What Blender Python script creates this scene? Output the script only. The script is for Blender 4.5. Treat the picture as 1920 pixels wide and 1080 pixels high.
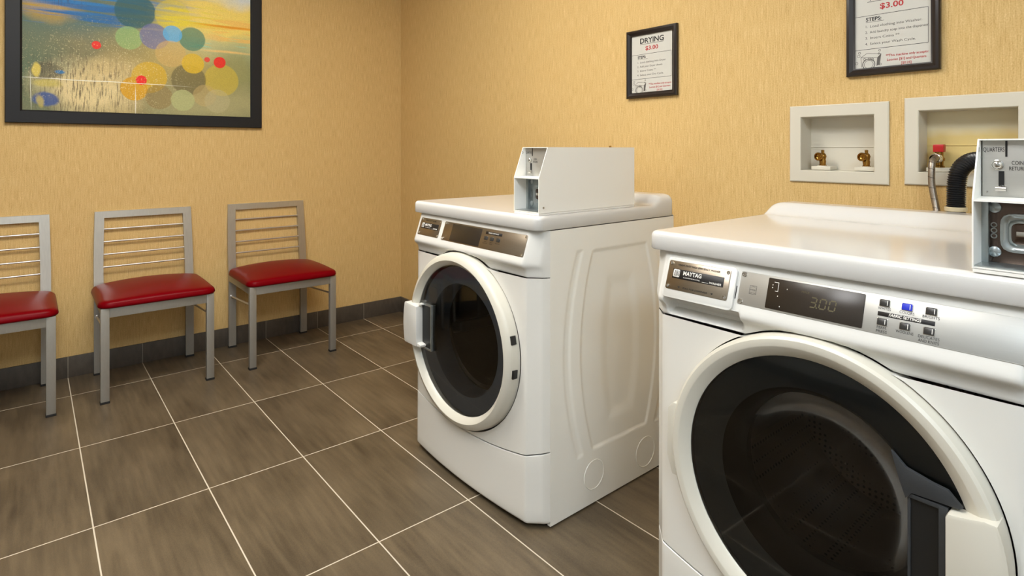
import bpy, bmesh, math, random
from mathutils import Vector, Matrix
random.seed(4)
for o in list(bpy.data.objects): bpy.data.objects.remove(o)
SC = bpy.context.scene
COL = SC.collection
PI = math.pi

# ---------------------------------------------------------------- camera
FPX, HOR, CAMZ, VB = 1090.0, 280.0, 1.12, 55.0
cam_d = bpy.data.cameras.new('camera')
cam = bpy.data.objects.new('camera', cam_d); COL.objects.link(cam)
cam_d.sensor_width = 36.0
cam_d.lens = 36.0 * FPX / 1920
cam_d.shift_y = -(540 - HOR) / 1920
cam_d.clip_start = 0.02
cam.location = (0, 0, CAMZ)
YAW = math.atan((960 - VB) / FPX)
cam.rotation_euler = (PI / 2, 0, -YAW)
SC.camera = cam

# ---------------------------------------------------------------- light / exposure
w = bpy.data.worlds.new('world'); SC.world = w; w.use_nodes = True
w.node_tree.nodes['Background'].inputs[0].default_value = (0.9, 0.95, 1, 1)
w.node_tree.nodes['Background'].inputs[1].default_value = 0.3
SC.view_settings.view_transform = 'Standard'
SC.view_settings.look = 'None'
SC.view_settings.gamma = 1
SC.view_settings.exposure = 0.08
LIGHT_POWER = 1.0
TROFFERS = [(0.40, 1.80, 22.0, (1.0, .97, .90, 1), 'recessed white ceiling panel light nearest the chairs'),
            (-0.40, 0.75, 15.0, (.98, .98, .98, 1), 'recessed white ceiling panel light between the other two'),
            (-0.25, -1.20, 22.0, (.80, .95, 1.10, 1), 'added ceiling panel light at the near end of the room, standing in for flash')]  # third panel added to brighten the near end, cool like camera flash

# room numbers
XB, YA = 1.981, 3.592          # right wall plane, back wall plane
XL, YN, ZC = -1.6, -2.0, 2.6   # left wall, near wall, ceiling
GX0, GPX, GY0, GPY = 0.1457, 0.3110, 3.3116, 0.5976

# ---------------------------------------------------------------- helpers
def C(r, g, b):
    f = lambda c: (c / 255 / 12.92) if c / 255 <= .04045 else ((c / 255 + .055) / 1.055) ** 2.4
    return (f(r), f(g), f(b), 1)

OFF = {}
class B:
    def __init__(s): s.v = []; s.f = []
    def add(s, vs, fs):
        n = len(s.v); s.v += [tuple(v) for v in vs]; s.f += [tuple(i + n for i in f) for f in fs]; return s
    def bm(s, bm):
        bm.verts.index_update()
        s.add([v.co[:] for v in bm.verts], [[v.index for v in f.verts] for f in bm.faces]); bm.free(); return s
    def box(s, lo, hi, r=0, seg=2, mtx=None):
        bm = bmesh.new(); bmesh.ops.create_cube(bm, size=1)
        for v in bm.verts:
            v.co = Vector([(lo[i] + hi[i]) / 2 + v.co[i] * (hi[i] - lo[i]) for i in range(3)])
        if r > 0: bmesh.ops.bevel(bm, geom=bm.edges[:], offset=r, segments=seg, profile=.6, affect='EDGES')
        if mtx is not None: bm.transform(mtx)
        return s.bm(bm)
    def grid(s, rows, closed=False):
        n = len(rows[0]); vs = [p for r in rows for p in r]; fs = []
        for i in range(len(rows) - 1):
            for j in range(n if closed else n - 1):
                k = (j + 1) % n
                fs.append((i * n + j, i * n + k, (i + 1) * n + k, (i + 1) * n + j))
        return s.add(vs, fs)
    def lathe(s, prof, o=(0, 0, 0), a=(0, 0, 1), n=32, sy=1.0, cap0=False, cap1=False, closed=False):
        a = Vector(a).normalized(); h = Vector((0, 1, 0)) if abs(a.y) < .9 else Vector((0, 0, 1))
        h = (h - a * h.dot(a)).normalized(); k = a.cross(h); o = Vector(o)
        pr = list(prof) + ([prof[0]] if closed else [])
        rows = [[o + a * z + h * (r * sy * math.cos(2 * PI * j / n)) + k * (r * math.sin(2 * PI * j / n)) for j in range(n)] for r, z in pr]
        b0 = len(s.v); s.grid(rows, True)
        if cap0: s.f.append(tuple(b0 + j for j in range(n)))
        if cap1: s.f.append(tuple(b0 + (len(pr) - 1) * n + j for j in reversed(range(n))))
        return s
    def tube(s, pts, r, n=10, caps=True):
        pts = [Vector(p) for p in pts]; rs = r if isinstance(r, (list, tuple)) else [r] * len(pts)
        t = [(pts[min(i + 1, len(pts) - 1)] - pts[max(i - 1, 0)]).normalized() for i in range(len(pts))]
        h = Vector((0, 0, 1)) if abs(t[0].z) < .9 else Vector((1, 0, 0))
        rows = []
        for p, d, q in zip(pts, t, rs):
            h = (h - d * h.dot(d)).normalized(); k = d.cross(h)
            rows.append([p + (h * math.cos(2 * PI * j / n) + k * math.sin(2 * PI * j / n)) * q for j in range(n)])
        b0 = len(s.v); s.grid(rows, True)
        if caps:
            s.f.append(tuple(b0 + j for j in reversed(range(n))))
            s.f.append(tuple(b0 + (len(pts) - 1) * n + j for j in range(n)))
        return s
    def prism(s, poly, ax, d0, d1, r=0):
        # poly: 2D points in the two axes other than ax (in order)
        bm = bmesh.new(); oth = [i for i in range(3) if i != ax]
        vs = []
        for p in poly:
            c = [0, 0, 0]; c[oth[0]] = p[0]; c[oth[1]] = p[1]; c[ax] = d0; vs.append(bm.verts.new(c))
        f = bm.faces.new(vs); e = bmesh.ops.extrude_face_region(bm, geom=[f])
        for g in e['geom']:
            if isinstance(g, bmesh.types.BMVert): g.co[ax] = d1
        bmesh.ops.recalc_face_normals(bm, faces=bm.faces[:])
        if r: bmesh.ops.bevel(bm, geom=bm.edges[:], offset=r, segments=2, profile=.6, affect='EDGES')
        return s.bm(bm)
    def build(s, name, m, parent=None, ang=38, label=None, smooth=True, recalc=True):
        me = bpy.data.meshes.new(name)
        off = OFF.get(parent, Vector((0, 0, 0))) if parent else Vector((0, 0, 0))
        me.from_pydata([(v[0] - off[0], v[1] - off[1], v[2] - off[2]) for v in s.v], [], s.f)
        bm = bmesh.new(); bm.from_mesh(me)
        bmesh.ops.remove_doubles(bm, verts=bm.verts[:], dist=2e-6)
        bmesh.ops.dissolve_degenerate(bm, dist=1e-6, edges=bm.edges[:])
        if recalc: bmesh.ops.recalc_face_normals(bm, faces=bm.faces[:])
        bm.to_mesh(me); bm.free()
        if smooth:
            me.polygons.foreach_set('use_smooth', [True] * len(me.polygons))
            me.set_sharp_from_angle(angle=math.radians(ang))
        me.materials.append(m)
        o = bpy.data.objects.new(name, me); COL.objects.link(o)
        if parent: o.parent = parent
        OFF[o] = off
        if label: o['label'] = label
        return o

def thing(name, label, cat, loc=(0, 0, 0), group=None):
    o = bpy.data.objects.new(name, None); COL.objects.link(o); o.empty_display_size = .1
    o.location = loc; o['label'] = label; o['category'] = cat
    if group: o['group'] = group
    OFF[o] = Vector(loc); return o
def struct(o, label=None):
    o['kind'] = 'structure'
    if label: o['label'] = label
    return o

def text_mesh(s, size, bold=0.0, shear=0.0, width=None, align='CENTER', spacing=1.0):
    cu = bpy.data.curves.new('lettering', 'FONT'); cu.body = s; cu.size = size; cu.offset = bold * size
    cu.shear = shear; cu.align_x = align; cu.align_y = 'CENTER'; cu.space_character = spacing; cu.resolution_u = 3
    o = bpy.data.objects.new('lettering', cu); COL.objects.link(o)
    dg = bpy.context.evaluated_depsgraph_get(); dg.update()
    me = bpy.data.meshes.new_from_object(o.evaluated_get(dg))
    vs = [(v.co.x, v.co.y) for v in me.vertices]; fs = [tuple(p.vertices) for p in me.polygons]
    bpy.data.objects.remove(o); bpy.data.curves.remove(cu); bpy.data.meshes.remove(me)
    if width and vs:
        a = min(v[0] for v in vs); b = max(v[0] for v in vs); k = width / (b - a)
        c = (a + b) / 2 if align == 'CENTER' else 0
        vs = [((v[0] - c) * k, v[1]) for v in vs]
    return vs, fs

# ---------------------------------------------------------------- materials
def newmat(name):
    m = bpy.data.materials.new(name); m.use_nodes = True; nt = m.node_tree
    return m, nt, nt.nodes['Principled BSDF']
def N(nt, t, **k):
    n = nt.nodes.new(t)
    for a, v in k.items():
        if a.startswith('i'): n.inputs[int(a[1:])].default_value = v
        else: setattr(n, a, v)
    return n
def mat(name, col, rough=.5, metal=0, var=.06, scale=(30, 30, 30), bump=0, coat=0, spec=None, detail=3, dist=.002):
    m, nt, p = newmat(name); L = nt.links.new
    tc = N(nt, 'ShaderNodeTexCoord'); mp = N(nt, 'ShaderNodeMapping'); mp.inputs['Scale'].default_value = scale
    L(tc.outputs['Object'], mp.inputs[0])
    no = N(nt, 'ShaderNodeTexNoise'); no.inputs['Scale'].default_value = 1; no.inputs['Detail'].default_value = detail
    L(mp.outputs[0], no.inputs['Vector'])
    mx = N(nt, 'ShaderNodeMix', data_type='RGBA')
    mx.inputs[6].default_value = tuple(c * (1 - var) for c in col[:3]) + (1,)
    mx.inputs[7].default_value = tuple(min(1, c * (1 + var)) for c in col[:3]) + (1,)
    L(no.outputs[0], mx.inputs[0]); L(mx.outputs[2], p.inputs['Base Color'])
    p.inputs['Roughness'].default_value = rough; p.inputs['Metallic'].default_value = metal
    if coat: p.inputs['Coat Weight'].default_value = coat; p.inputs['Coat Roughness'].default_value = .08
    if spec is not None: p.inputs['Specular IOR Level'].default_value = spec
    if bump:
        b = N(nt, 'ShaderNodeBump'); b.inputs['Strength'].default_value = bump; b.inputs['Distance'].default_value = dist
        L(no.outputs[0], b.inputs['Height']); L(b.outputs[0], p.inputs['Normal'])
    return m

def wallpaper(name, ax):
    m, nt, p = newmat(name); L = nt.links.new
    tc = N(nt, 'ShaderNodeTexCoord')
    def noise(sc, d=2):
        mp = N(nt, 'ShaderNodeMapping'); mp.inputs['Scale'].default_value = sc; L(tc.outputs['Object'], mp.inputs[0])
        n = N(nt, 'ShaderNodeTexNoise'); n.inputs['Scale'].default_value = 1; n.inputs['Detail'].default_value = d
        L(mp.outputs[0], n.inputs['Vector']); return n
    a = 230 if True else 0
    sc = lambda h, v: (h, .0, v) if ax == 0 else (0, h, v)
    n1 = noise(sc(260, 16), 3); n2 = noise(sc(300, 220), 3); n3 = noise(sc(3, 2), 3)
    ad = N(nt, 'ShaderNodeMath', operation='MULTIPLY_ADD', i1=.6); L(n2.outputs[0], ad.inputs[0])
    m1 = N(nt, 'ShaderNodeMath', operation='MULTIPLY', i1=.7); L(n1.outputs[0], m1.inputs[0]); L(m1.outputs[0], ad.inputs[2])
    cr = N(nt, 'ShaderNodeValToRGB'); e = cr.color_ramp.elements
    e[0].position = .36; e[0].color = C(181, 146, 88); e[1].position = 1.0; e[1].color = C(238, 211, 160)
    k = e.new(.62); k.color = C(207, 173, 113); k2 = e.new(.76); k2.color = C(214, 182, 124)
    L(ad.outputs[0], cr.inputs[0])
    hs = N(nt, 'ShaderNodeHueSaturation'); L(cr.outputs[0], hs.inputs['Color'])
    mv = N(nt, 'ShaderNodeMapRange'); mv.inputs[3].default_value = .95; mv.inputs[4].default_value = 1.05
    L(n3.outputs[0], mv.inputs[0]); L(mv.outputs[0], hs.inputs['Value'])
    L(hs.outputs[0], p.inputs['Base Color']); p.inputs['Roughness'].default_value = .75
    p.inputs['Specular IOR Level'].default_value = .3
    b = N(nt, 'ShaderNodeBump'); b.inputs['Strength'].default_value = .35; b.inputs['Distance'].default_value = .001
    L(ad.outputs[0], b.inputs['Height']); L(b.outputs[0], p.inputs['Normal'])
    return m

def tile_mat(name, base, dark, grout, mode):
    # mode 'floor' : grid in X and Y ; 'x' joints along X only ; 'y' joints along Y only
    m, nt, p = newmat(name); L = nt.links.new
    tc = N(nt, 'ShaderNodeTexCoord'); sx = N(nt, 'ShaderNodeSeparateXYZ'); L(tc.outputs['Object'], sx.inputs[0])
    def cell(out, o, pitch):
        a = N(nt, 'ShaderNodeMath', operation='SUBTRACT', i1=o); L(out, a.inputs[0])
        d = N(nt, 'ShaderNodeMath', operation='DIVIDE', i1=pitch); L(a.outputs[0], d.inputs[0])
        r = N(nt, 'ShaderNodeMath', operation='ROUND'); L(d.outputs[0], r.inputs[0])
        s = N(nt, 'ShaderNodeMath', operation='SUBTRACT'); L(d.outputs[0], s.inputs[0]); L(r.outputs[0], s.inputs[1])
        ab = N(nt, 'ShaderNodeMath', operation='ABSOLUTE'); L(s.outputs[0], ab.inputs[0])
        mu = N(nt, 'ShaderNodeMath', operation='MULTIPLY', i1=pitch); L(ab.outputs[0], mu.inputs[0])
        fl = N(nt, 'ShaderNodeMath', operation='FLOOR'); L(d.outputs[0], fl.inputs[0])
        return mu, fl
    X, FX = cell(sx.outputs[0], GX0, GPX); Y, FY = cell(sx.outputs[1], GY0, GPY)
    if mode == 'floor':
        dm = N(nt, 'ShaderNodeMath', operation='MINIMUM'); L(X.outputs[0], dm.inputs[0]); L(Y.outputs[0], dm.inputs[1])
        gw = .0016
    else:
        dm = X if mode == 'x' else Y; gw = .0012
    g = N(nt, 'ShaderNodeMapRange'); g.inputs[1].default_value = gw; g.inputs[2].default_value = gw + .0006
    L(dm.outputs[0], g.inputs[0])
    cv = N(nt, 'ShaderNodeCombineXYZ'); L(FX.outputs[0], cv.inputs[0]); L(FY.outputs[0], cv.inputs[1])
    wn = N(nt, 'ShaderNodeTexWhiteNoise', noise_dimensions='2D'); L(cv.outputs[0], wn.inputs['Vector'])
    sc = N(nt, 'ShaderNodeVectorMath', operation='SCALE'); sc.inputs['Scale'].default_value = 9; L(wn.outputs['Color'], sc.inputs[0])
    av = N(nt, 'ShaderNodeVectorMath', operation='ADD'); L(tc.outputs['Object'], av.inputs[0]); L(sc.outputs[0], av.inputs[1])
    def noise(s, d):
        mp = N(nt, 'ShaderNodeMapping'); mp.inputs['Scale'].default_value = s; L(av.outputs[0], mp.inputs[0])
        n = N(nt, 'ShaderNodeTexNoise'); n.inputs['Scale'].default_value = 1; n.inputs['Detail'].default_value = d
        L(mp.outputs[0], n.inputs['Vector']); return n
    n1 = noise((55, 5, 20), 4); n2 = noise((7, 3, 7), 4); n3 = noise((400, 250, 400), 2)
    s1 = N(nt, 'ShaderNodeMath', operation='MULTIPLY_ADD', i1=.45); L(n1.outputs[0], s1.inputs[0])
    s2 = N(nt, 'ShaderNodeMath', operation='MULTIPLY', i1=.55); L(n2.outputs[0], s2.inputs[0]); L(s2.outputs[0], s1.inputs[2])
    s3 = N(nt, 'ShaderNodeMath', operation='MULTIPLY_ADD', i1=.25); L(n3.outputs[0], s3.inputs[0]); L(s1.outputs[0], s3.inputs[2])
    cr = N(nt, 'ShaderNodeValToRGB'); e = cr.color_ramp.elements
    e[0].position = .42; e[0].color = dark; e[1].position = .85; e[1].color = base
    L(s3.outputs[0], cr.inputs[0])
    hv = N(nt, 'ShaderNodeHueSaturation'); L(cr.outputs[0], hv.inputs['Color'])
    mr = N(nt, 'ShaderNodeMapRange'); mr.inputs[3].default_value = .9; mr.inputs[4].default_value = 1.1
    L(wn.outputs['Value'], mr.inputs[0]); L(mr.outputs[0], hv.inputs['Value'])
    mx = N(nt, 'ShaderNodeMix', data_type='RGBA'); mx.inputs[6].default_value = grout
    L(g.outputs[0], mx.inputs[0]); L(hv.outputs[0], mx.inputs[7]); L(mx.outputs[2], p.inputs['Base Color'])
    ro = N(nt, 'ShaderNodeMapRange'); ro.inputs[3].default_value = .8; ro.inputs[4].default_value = .42 if mode == 'floor' else .5
    L(g.outputs[0], ro.inputs[0]); L(ro.outputs[0], p.inputs['Roughness'])
    b = N(nt, 'ShaderNodeBump'); b.inputs['Strength'].default_value = .35; b.inputs['Distance'].default_value = .0012
    hh = N(nt, 'ShaderNodeMath', operation='MULTIPLY_ADD', i1=.15); L(n3.outputs[0], hh.inputs[0]); L(g.outputs[0], hh.inputs[2])
    L(hh.outputs[0], b.inputs['Height']); L(b.outputs[0], p.inputs['Normal'])
    return m

def glass_mat(name, tint, rough=.03, ior=1.5):
    m = bpy.data.materials.new(name); m.use_nodes = True; nt = m.node_tree; nt.nodes.clear(); L = nt.links.new
    out = N(nt, 'ShaderNodeOutputMaterial'); t = N(nt, 'ShaderNodeBsdfTransparent'); g = N(nt, 'ShaderNodeBsdfGlossy')
    tc = N(nt, 'ShaderNodeTexCoord'); no = N(nt, 'ShaderNodeTexNoise'); no.inputs['Scale'].default_value = 60
    L(tc.outputs['Object'], no.inputs['Vector'])
    mr = N(nt, 'ShaderNodeMapRange'); mr.inputs[3].default_value = rough * .6; mr.inputs[4].default_value = rough * 1.6
    L(no.outputs[0], mr.inputs[0]); L(mr.outputs[0], g.inputs['Roughness'])
    t.inputs[0].default_value = tint; f = N(nt, 'ShaderNodeFresnel'); f.inputs[0].default_value = ior
    mx = N(nt, 'ShaderNodeMixShader'); L(f.outputs[0], mx.inputs[0]); L(t.outputs[0], mx.inputs[1]); L(g.outputs[0], mx.inputs[2])
    L(mx.outputs[0], out.inputs[0]); return m

def emit_mat(name, col, st):
    m, nt, p = newmat(name); p.inputs['Base Color'].default_value = (.8, .8, .8, 1)
    p.inputs['Emission Color'].default_value = col; p.inputs['Emission Strength'].default_value = st; return m

M = {}
M['enamel'] = mat('white_enamel', C(225, 222, 214), .22, var=.012, scale=(4, 4, 4), coat=.3)
M['lid'] = mat('glossy_white_lid', C(212, 210, 206), .13, var=.01, scale=(4, 4, 4), coat=.15)
M['side'] = mat('white_painted_steel', C(238, 235, 226), .33, var=.012, scale=(4, 4, 4))
M['plastic'] = mat('white_console_plastic', C(217, 215, 209), .3, var=.01, scale=(5, 5, 5))
M['ring'] = mat('aged_cream_plastic', C(208, 203, 189), .35, var=.03, scale=(9, 9, 9))
M['steel'] = mat('brushed_stainless', C(164, 152, 136), .36, 1, var=.10, scale=(20, 20, 900), bump=.02)
M['silver'] = mat('satin_silver_plate', C(186, 184, 178), .45, .65, var=.03, scale=(40, 12, 700))
M['chrome'] = mat('bright_steel', C(205, 202, 196), .2, 1, var=.05)
M['galv'] = mat('galvanised_steel', C(176, 182, 182), .32, .9, var=.15, scale=(60, 60, 60))
M['reflectchrome'] = mat('reflection_toned_plate', C(92, 78, 70), .22, .9, var=.2, scale=(50, 50, 50))  # brown mirror reflection put into the base colour of polished metal
M['black'] = mat('black_plastic', C(22, 22, 22), .4, var=.1)
M['label'] = mat('black_print_panel', C(24, 20, 19), .45, var=.1)
M['ink'] = mat('black_ink', C(26, 24, 24), .6, var=.05)
M['greyink'] = mat('grey_ink', C(88, 84, 80), .6, var=.05)
M['redink'] = mat('red_ink', C(176, 30, 34), .6, var=.05)
M['whiteink'] = mat('white_ink', C(232, 228, 220), .5, var=.03)
M['display'] = mat('smoked_display_window', C(44, 36, 28), .3, var=.25, scale=(600, 600, 600))
M['digit'] = mat('dim_display_segments', C(88, 80, 54), .5, var=.1)
M['blue'] = emit_mat('lit_blue_button', (.02, .05, .6, 1), .45)
M['blue'].node_tree.nodes['Principled BSDF'].inputs['Base Color'].default_value = C(20, 30, 150)
M['button'] = mat('dark_grey_button', C(52, 50, 48), .35, var=.2, scale=(200, 200, 200))
M['frame_black'] = mat('black_satin_frame', C(17, 17, 20), .48, spec=.35, var=.12, scale=(8, 90, 90))
M['frame_dark'] = mat('dark_brown_frame', C(36, 28, 25), .3, var=.15, scale=(60, 60, 60))
M['paper'] = mat('white_paper', C(200, 197, 188), .6, var=.02)
M['chair_metal'] = mat('brushed_nickel_tube', C(188, 183, 174), .34, .85, var=.10, scale=(160, 160, 18))
M['chair_leg'] = mat('silver_painted_leg', C(158, 154, 146), .4, .55, var=.08, scale=(200, 200, 40))
M['rod'] = mat('polished_rod', C(205, 200, 194), .3, .75, var=.05)
M['vinyl'] = mat('red_vinyl', C(112, 0, 9), .31, var=.07, scale=(350, 350, 350), bump=.12, dist=.0005, spec=.07)
M['rubber'] = mat('black_rubber', C(26, 25, 25), .6, var=.1)
M['box'] = mat('cream_moulded_plastic', C(208, 201, 184), .45, var=.02, scale=(12, 12, 12))
M['brass'] = mat('aged_brass', C(158, 118, 56), .25, 1, var=.25, scale=(120, 120, 120))
M['redplastic'] = mat('red_valve_handle', C(176, 18, 20), .35, var=.1)
M['braid'] = mat('braided_steel_hose', C(150, 138, 124), .38, .85, var=.45, scale=(500, 500, 300))
M['hose'] = mat('black_corrugated_hose', C(28, 28, 30), .3, var=.1)
M['guide'] = mat('beige_hose_guide', C(205, 192, 160), .5, var=.05)
M['coinbox'] = mat('white_powder_coat', C(243, 240, 232), .38, var=.01, scale=(6, 6, 6))
M['glass'] = glass_mat('tinted_door_glass', (.66, .68, .71, 1), .02)
M['glass_dark'] = glass_mat('smoked_door_glass', (.66, .66, .66, 1), .035)
M['bowlglass'] = glass_mat('clear_bowl_glass', (.60, .57, .54, 1), .16, 1.28)
M['doorgrey'] = mat('grey_inner_door', C(160, 166, 174), .55, var=.05)
M['doorblack'] = mat('charcoal_inner_door', C(50, 52, 54), .5, var=.15, scale=(300, 300, 300))
M['doorannulus'] = mat('grey_door_annulus', C(74, 80, 82), .5, var=.1, scale=(300, 300, 300))
M['drum'] = mat('drum_steel', C(120, 116, 112), .4, .8, var=.1)
M['ceiling'] = mat('white_ceiling_paint', C(236, 232, 224), .9, var=.02)
M['leftpaint'] = mat('grey_wall_paint', C(168, 170, 168), .9, var=.02)
M['lamp'] = emit_mat('lit_diffuser', (1, .965, .91, 1), 1)

def drum_perf():
    m, nt, p = newmat('perforated_drum_steel'); L = nt.links.new
    tc = N(nt, 'ShaderNodeTexCoord'); vo = N(nt, 'ShaderNodeTexVoronoi'); vo.inputs['Scale'].default_value = 75
    vo.inputs['Randomness'].default_value = .12
    L(tc.outputs['Object'], vo.inputs['Vector'])
    cr = N(nt, 'ShaderNodeValToRGB'); e = cr.color_ramp.elements
    e[0].position = .22; e[0].color = C(14, 12, 12); e[1].position = .3; e[1].color = C(150, 138, 128)
    L(vo.outputs['Distance'], cr.inputs[0]); L(cr.outputs[0], p.inputs['Base Color'])
    p.inputs['Metallic'].default_value = .8; p.inputs['Roughness'].default_value = .35
    return m
M['drumperf'] = drum_perf()

# ---------------------------------------------------------------- room shell
M['wallA'] = wallpaper('tan_woven_wallpaper_back', 0)
M['wallB'] = wallpaper('tan_woven_wallpaper_right', 1)
M['floor'] = tile_mat('grey_brown_floor_tile', C(116, 101, 79), C(68, 57, 43), C(205, 194, 174), 'floor')
M['baseX'] = tile_mat('dark_base_tile_back', C(90, 81, 71), C(64, 57, 50), C(140, 132, 118), 'x')
M['baseY'] = tile_mat('dark_base_tile_right', C(90, 81, 71), C(64, 57, 50), C(140, 132, 118), 'y')

struct(B().box((XL - .1, YN - .1, -.1), (XB + .2, YA + .1, 0)).build('floor', M['floor']), 'grey brown rectangular floor tiles with pale grout')
struct(B().box((XL - .1, YN - .1, ZC), (XB + .2, YA + .1, ZC + .1)).build('ceiling', M['ceiling']))
struct(B().box((XL - .1, YA, 0), (XB + .2, YA + .1, ZC)).build('wall_back', M['wallA']), 'tan woven wallpaper wall behind the chairs')
struct(B().box((XL - .1, YN - .1, 0), (XL, YA, ZC)).build('wall_left', M['leftpaint']))
struct(B().box((XL, YN - .1, 0), (XB + .2, YN, ZC)).build('wall_near', M['ceiling']))
# right wall with the two plumbing box openings
OPEN = [(0.657, 0.874, 1.051, 1.226), (0.322, 0.541, 1.055, 1.231)]
b = B()
ys = sorted({YN, YA} | {v for o in OPEN for v in o[:2]}); zs = sorted({0, ZC} | {v for o in OPEN for v in o[2:]})
for i in range(len(ys) - 1):
    for j in range(len(zs) - 1):
        yc = (ys[i] + ys[i + 1]) / 2; zc = (zs[j] + zs[j + 1]) / 2
        if any(o[0] < yc < o[1] and o[2] < zc < o[3] for o in OPEN): continue
        b.add([(XB, ys[i], zs[j]), (XB, ys[i + 1], zs[j]), (XB, ys[i + 1], zs[j + 1]), (XB, ys[i], zs[j + 1])], [(0, 1, 2, 3)])
b.add([(XB + .2, YN, 0), (XB + .2, YA, 0), (XB + .2, YA, ZC), (XB + .2, YN, ZC)], [(0, 1, 2, 3)])
struct(b.build('wall_right', M['wallB'], recalc=False, smooth=False), 'tan woven wallpaper wall behind the laundry machines')
struct(B().box((XL, YA - .010, 0), (XB, YA, .102), .0015).build('baseboard_back', M['baseX']))
struct(B().box((XB - .010, YN, 0), (XB, YA - .010, .102), .0015).build('baseboard_right', M['baseY']))
struct(B().box((XL, YN, 0), (XL + .010, YA - .010, .102), .0015).build('baseboard_left', M['baseY']))

# ceiling lights; the near panel is an added fill
for k, (x, y, st, lcol, lab) in enumerate(TROFFERS):
    t = thing('ceiling_light', lab, 'light', (x, y, ZC))
    hx, hy = .6, .3
    fr = B()
    for a in ((x - hx - .02, y - hy - .02, x + hx + .02, y - hy), (x - hx - .02, y + hy, x + hx + .02, y + hy + .02),
              (x - hx - .02, y - hy, x - hx, y + hy), (x + hx, y - hy, x + hx + .02, y + hy)):
        fr.box((a[0], a[1], ZC - .022), (a[2], a[3], ZC), .002)
    fr.build('light_frame', M['plastic'], t)
    lm = emit_mat('lit_diffuser', lcol, st * LIGHT_POWER)
    B().box((x - hx, y - hy, ZC - .014), (x + hx, y + hy, ZC - .002)).build('diffuser', lm, t)

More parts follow.
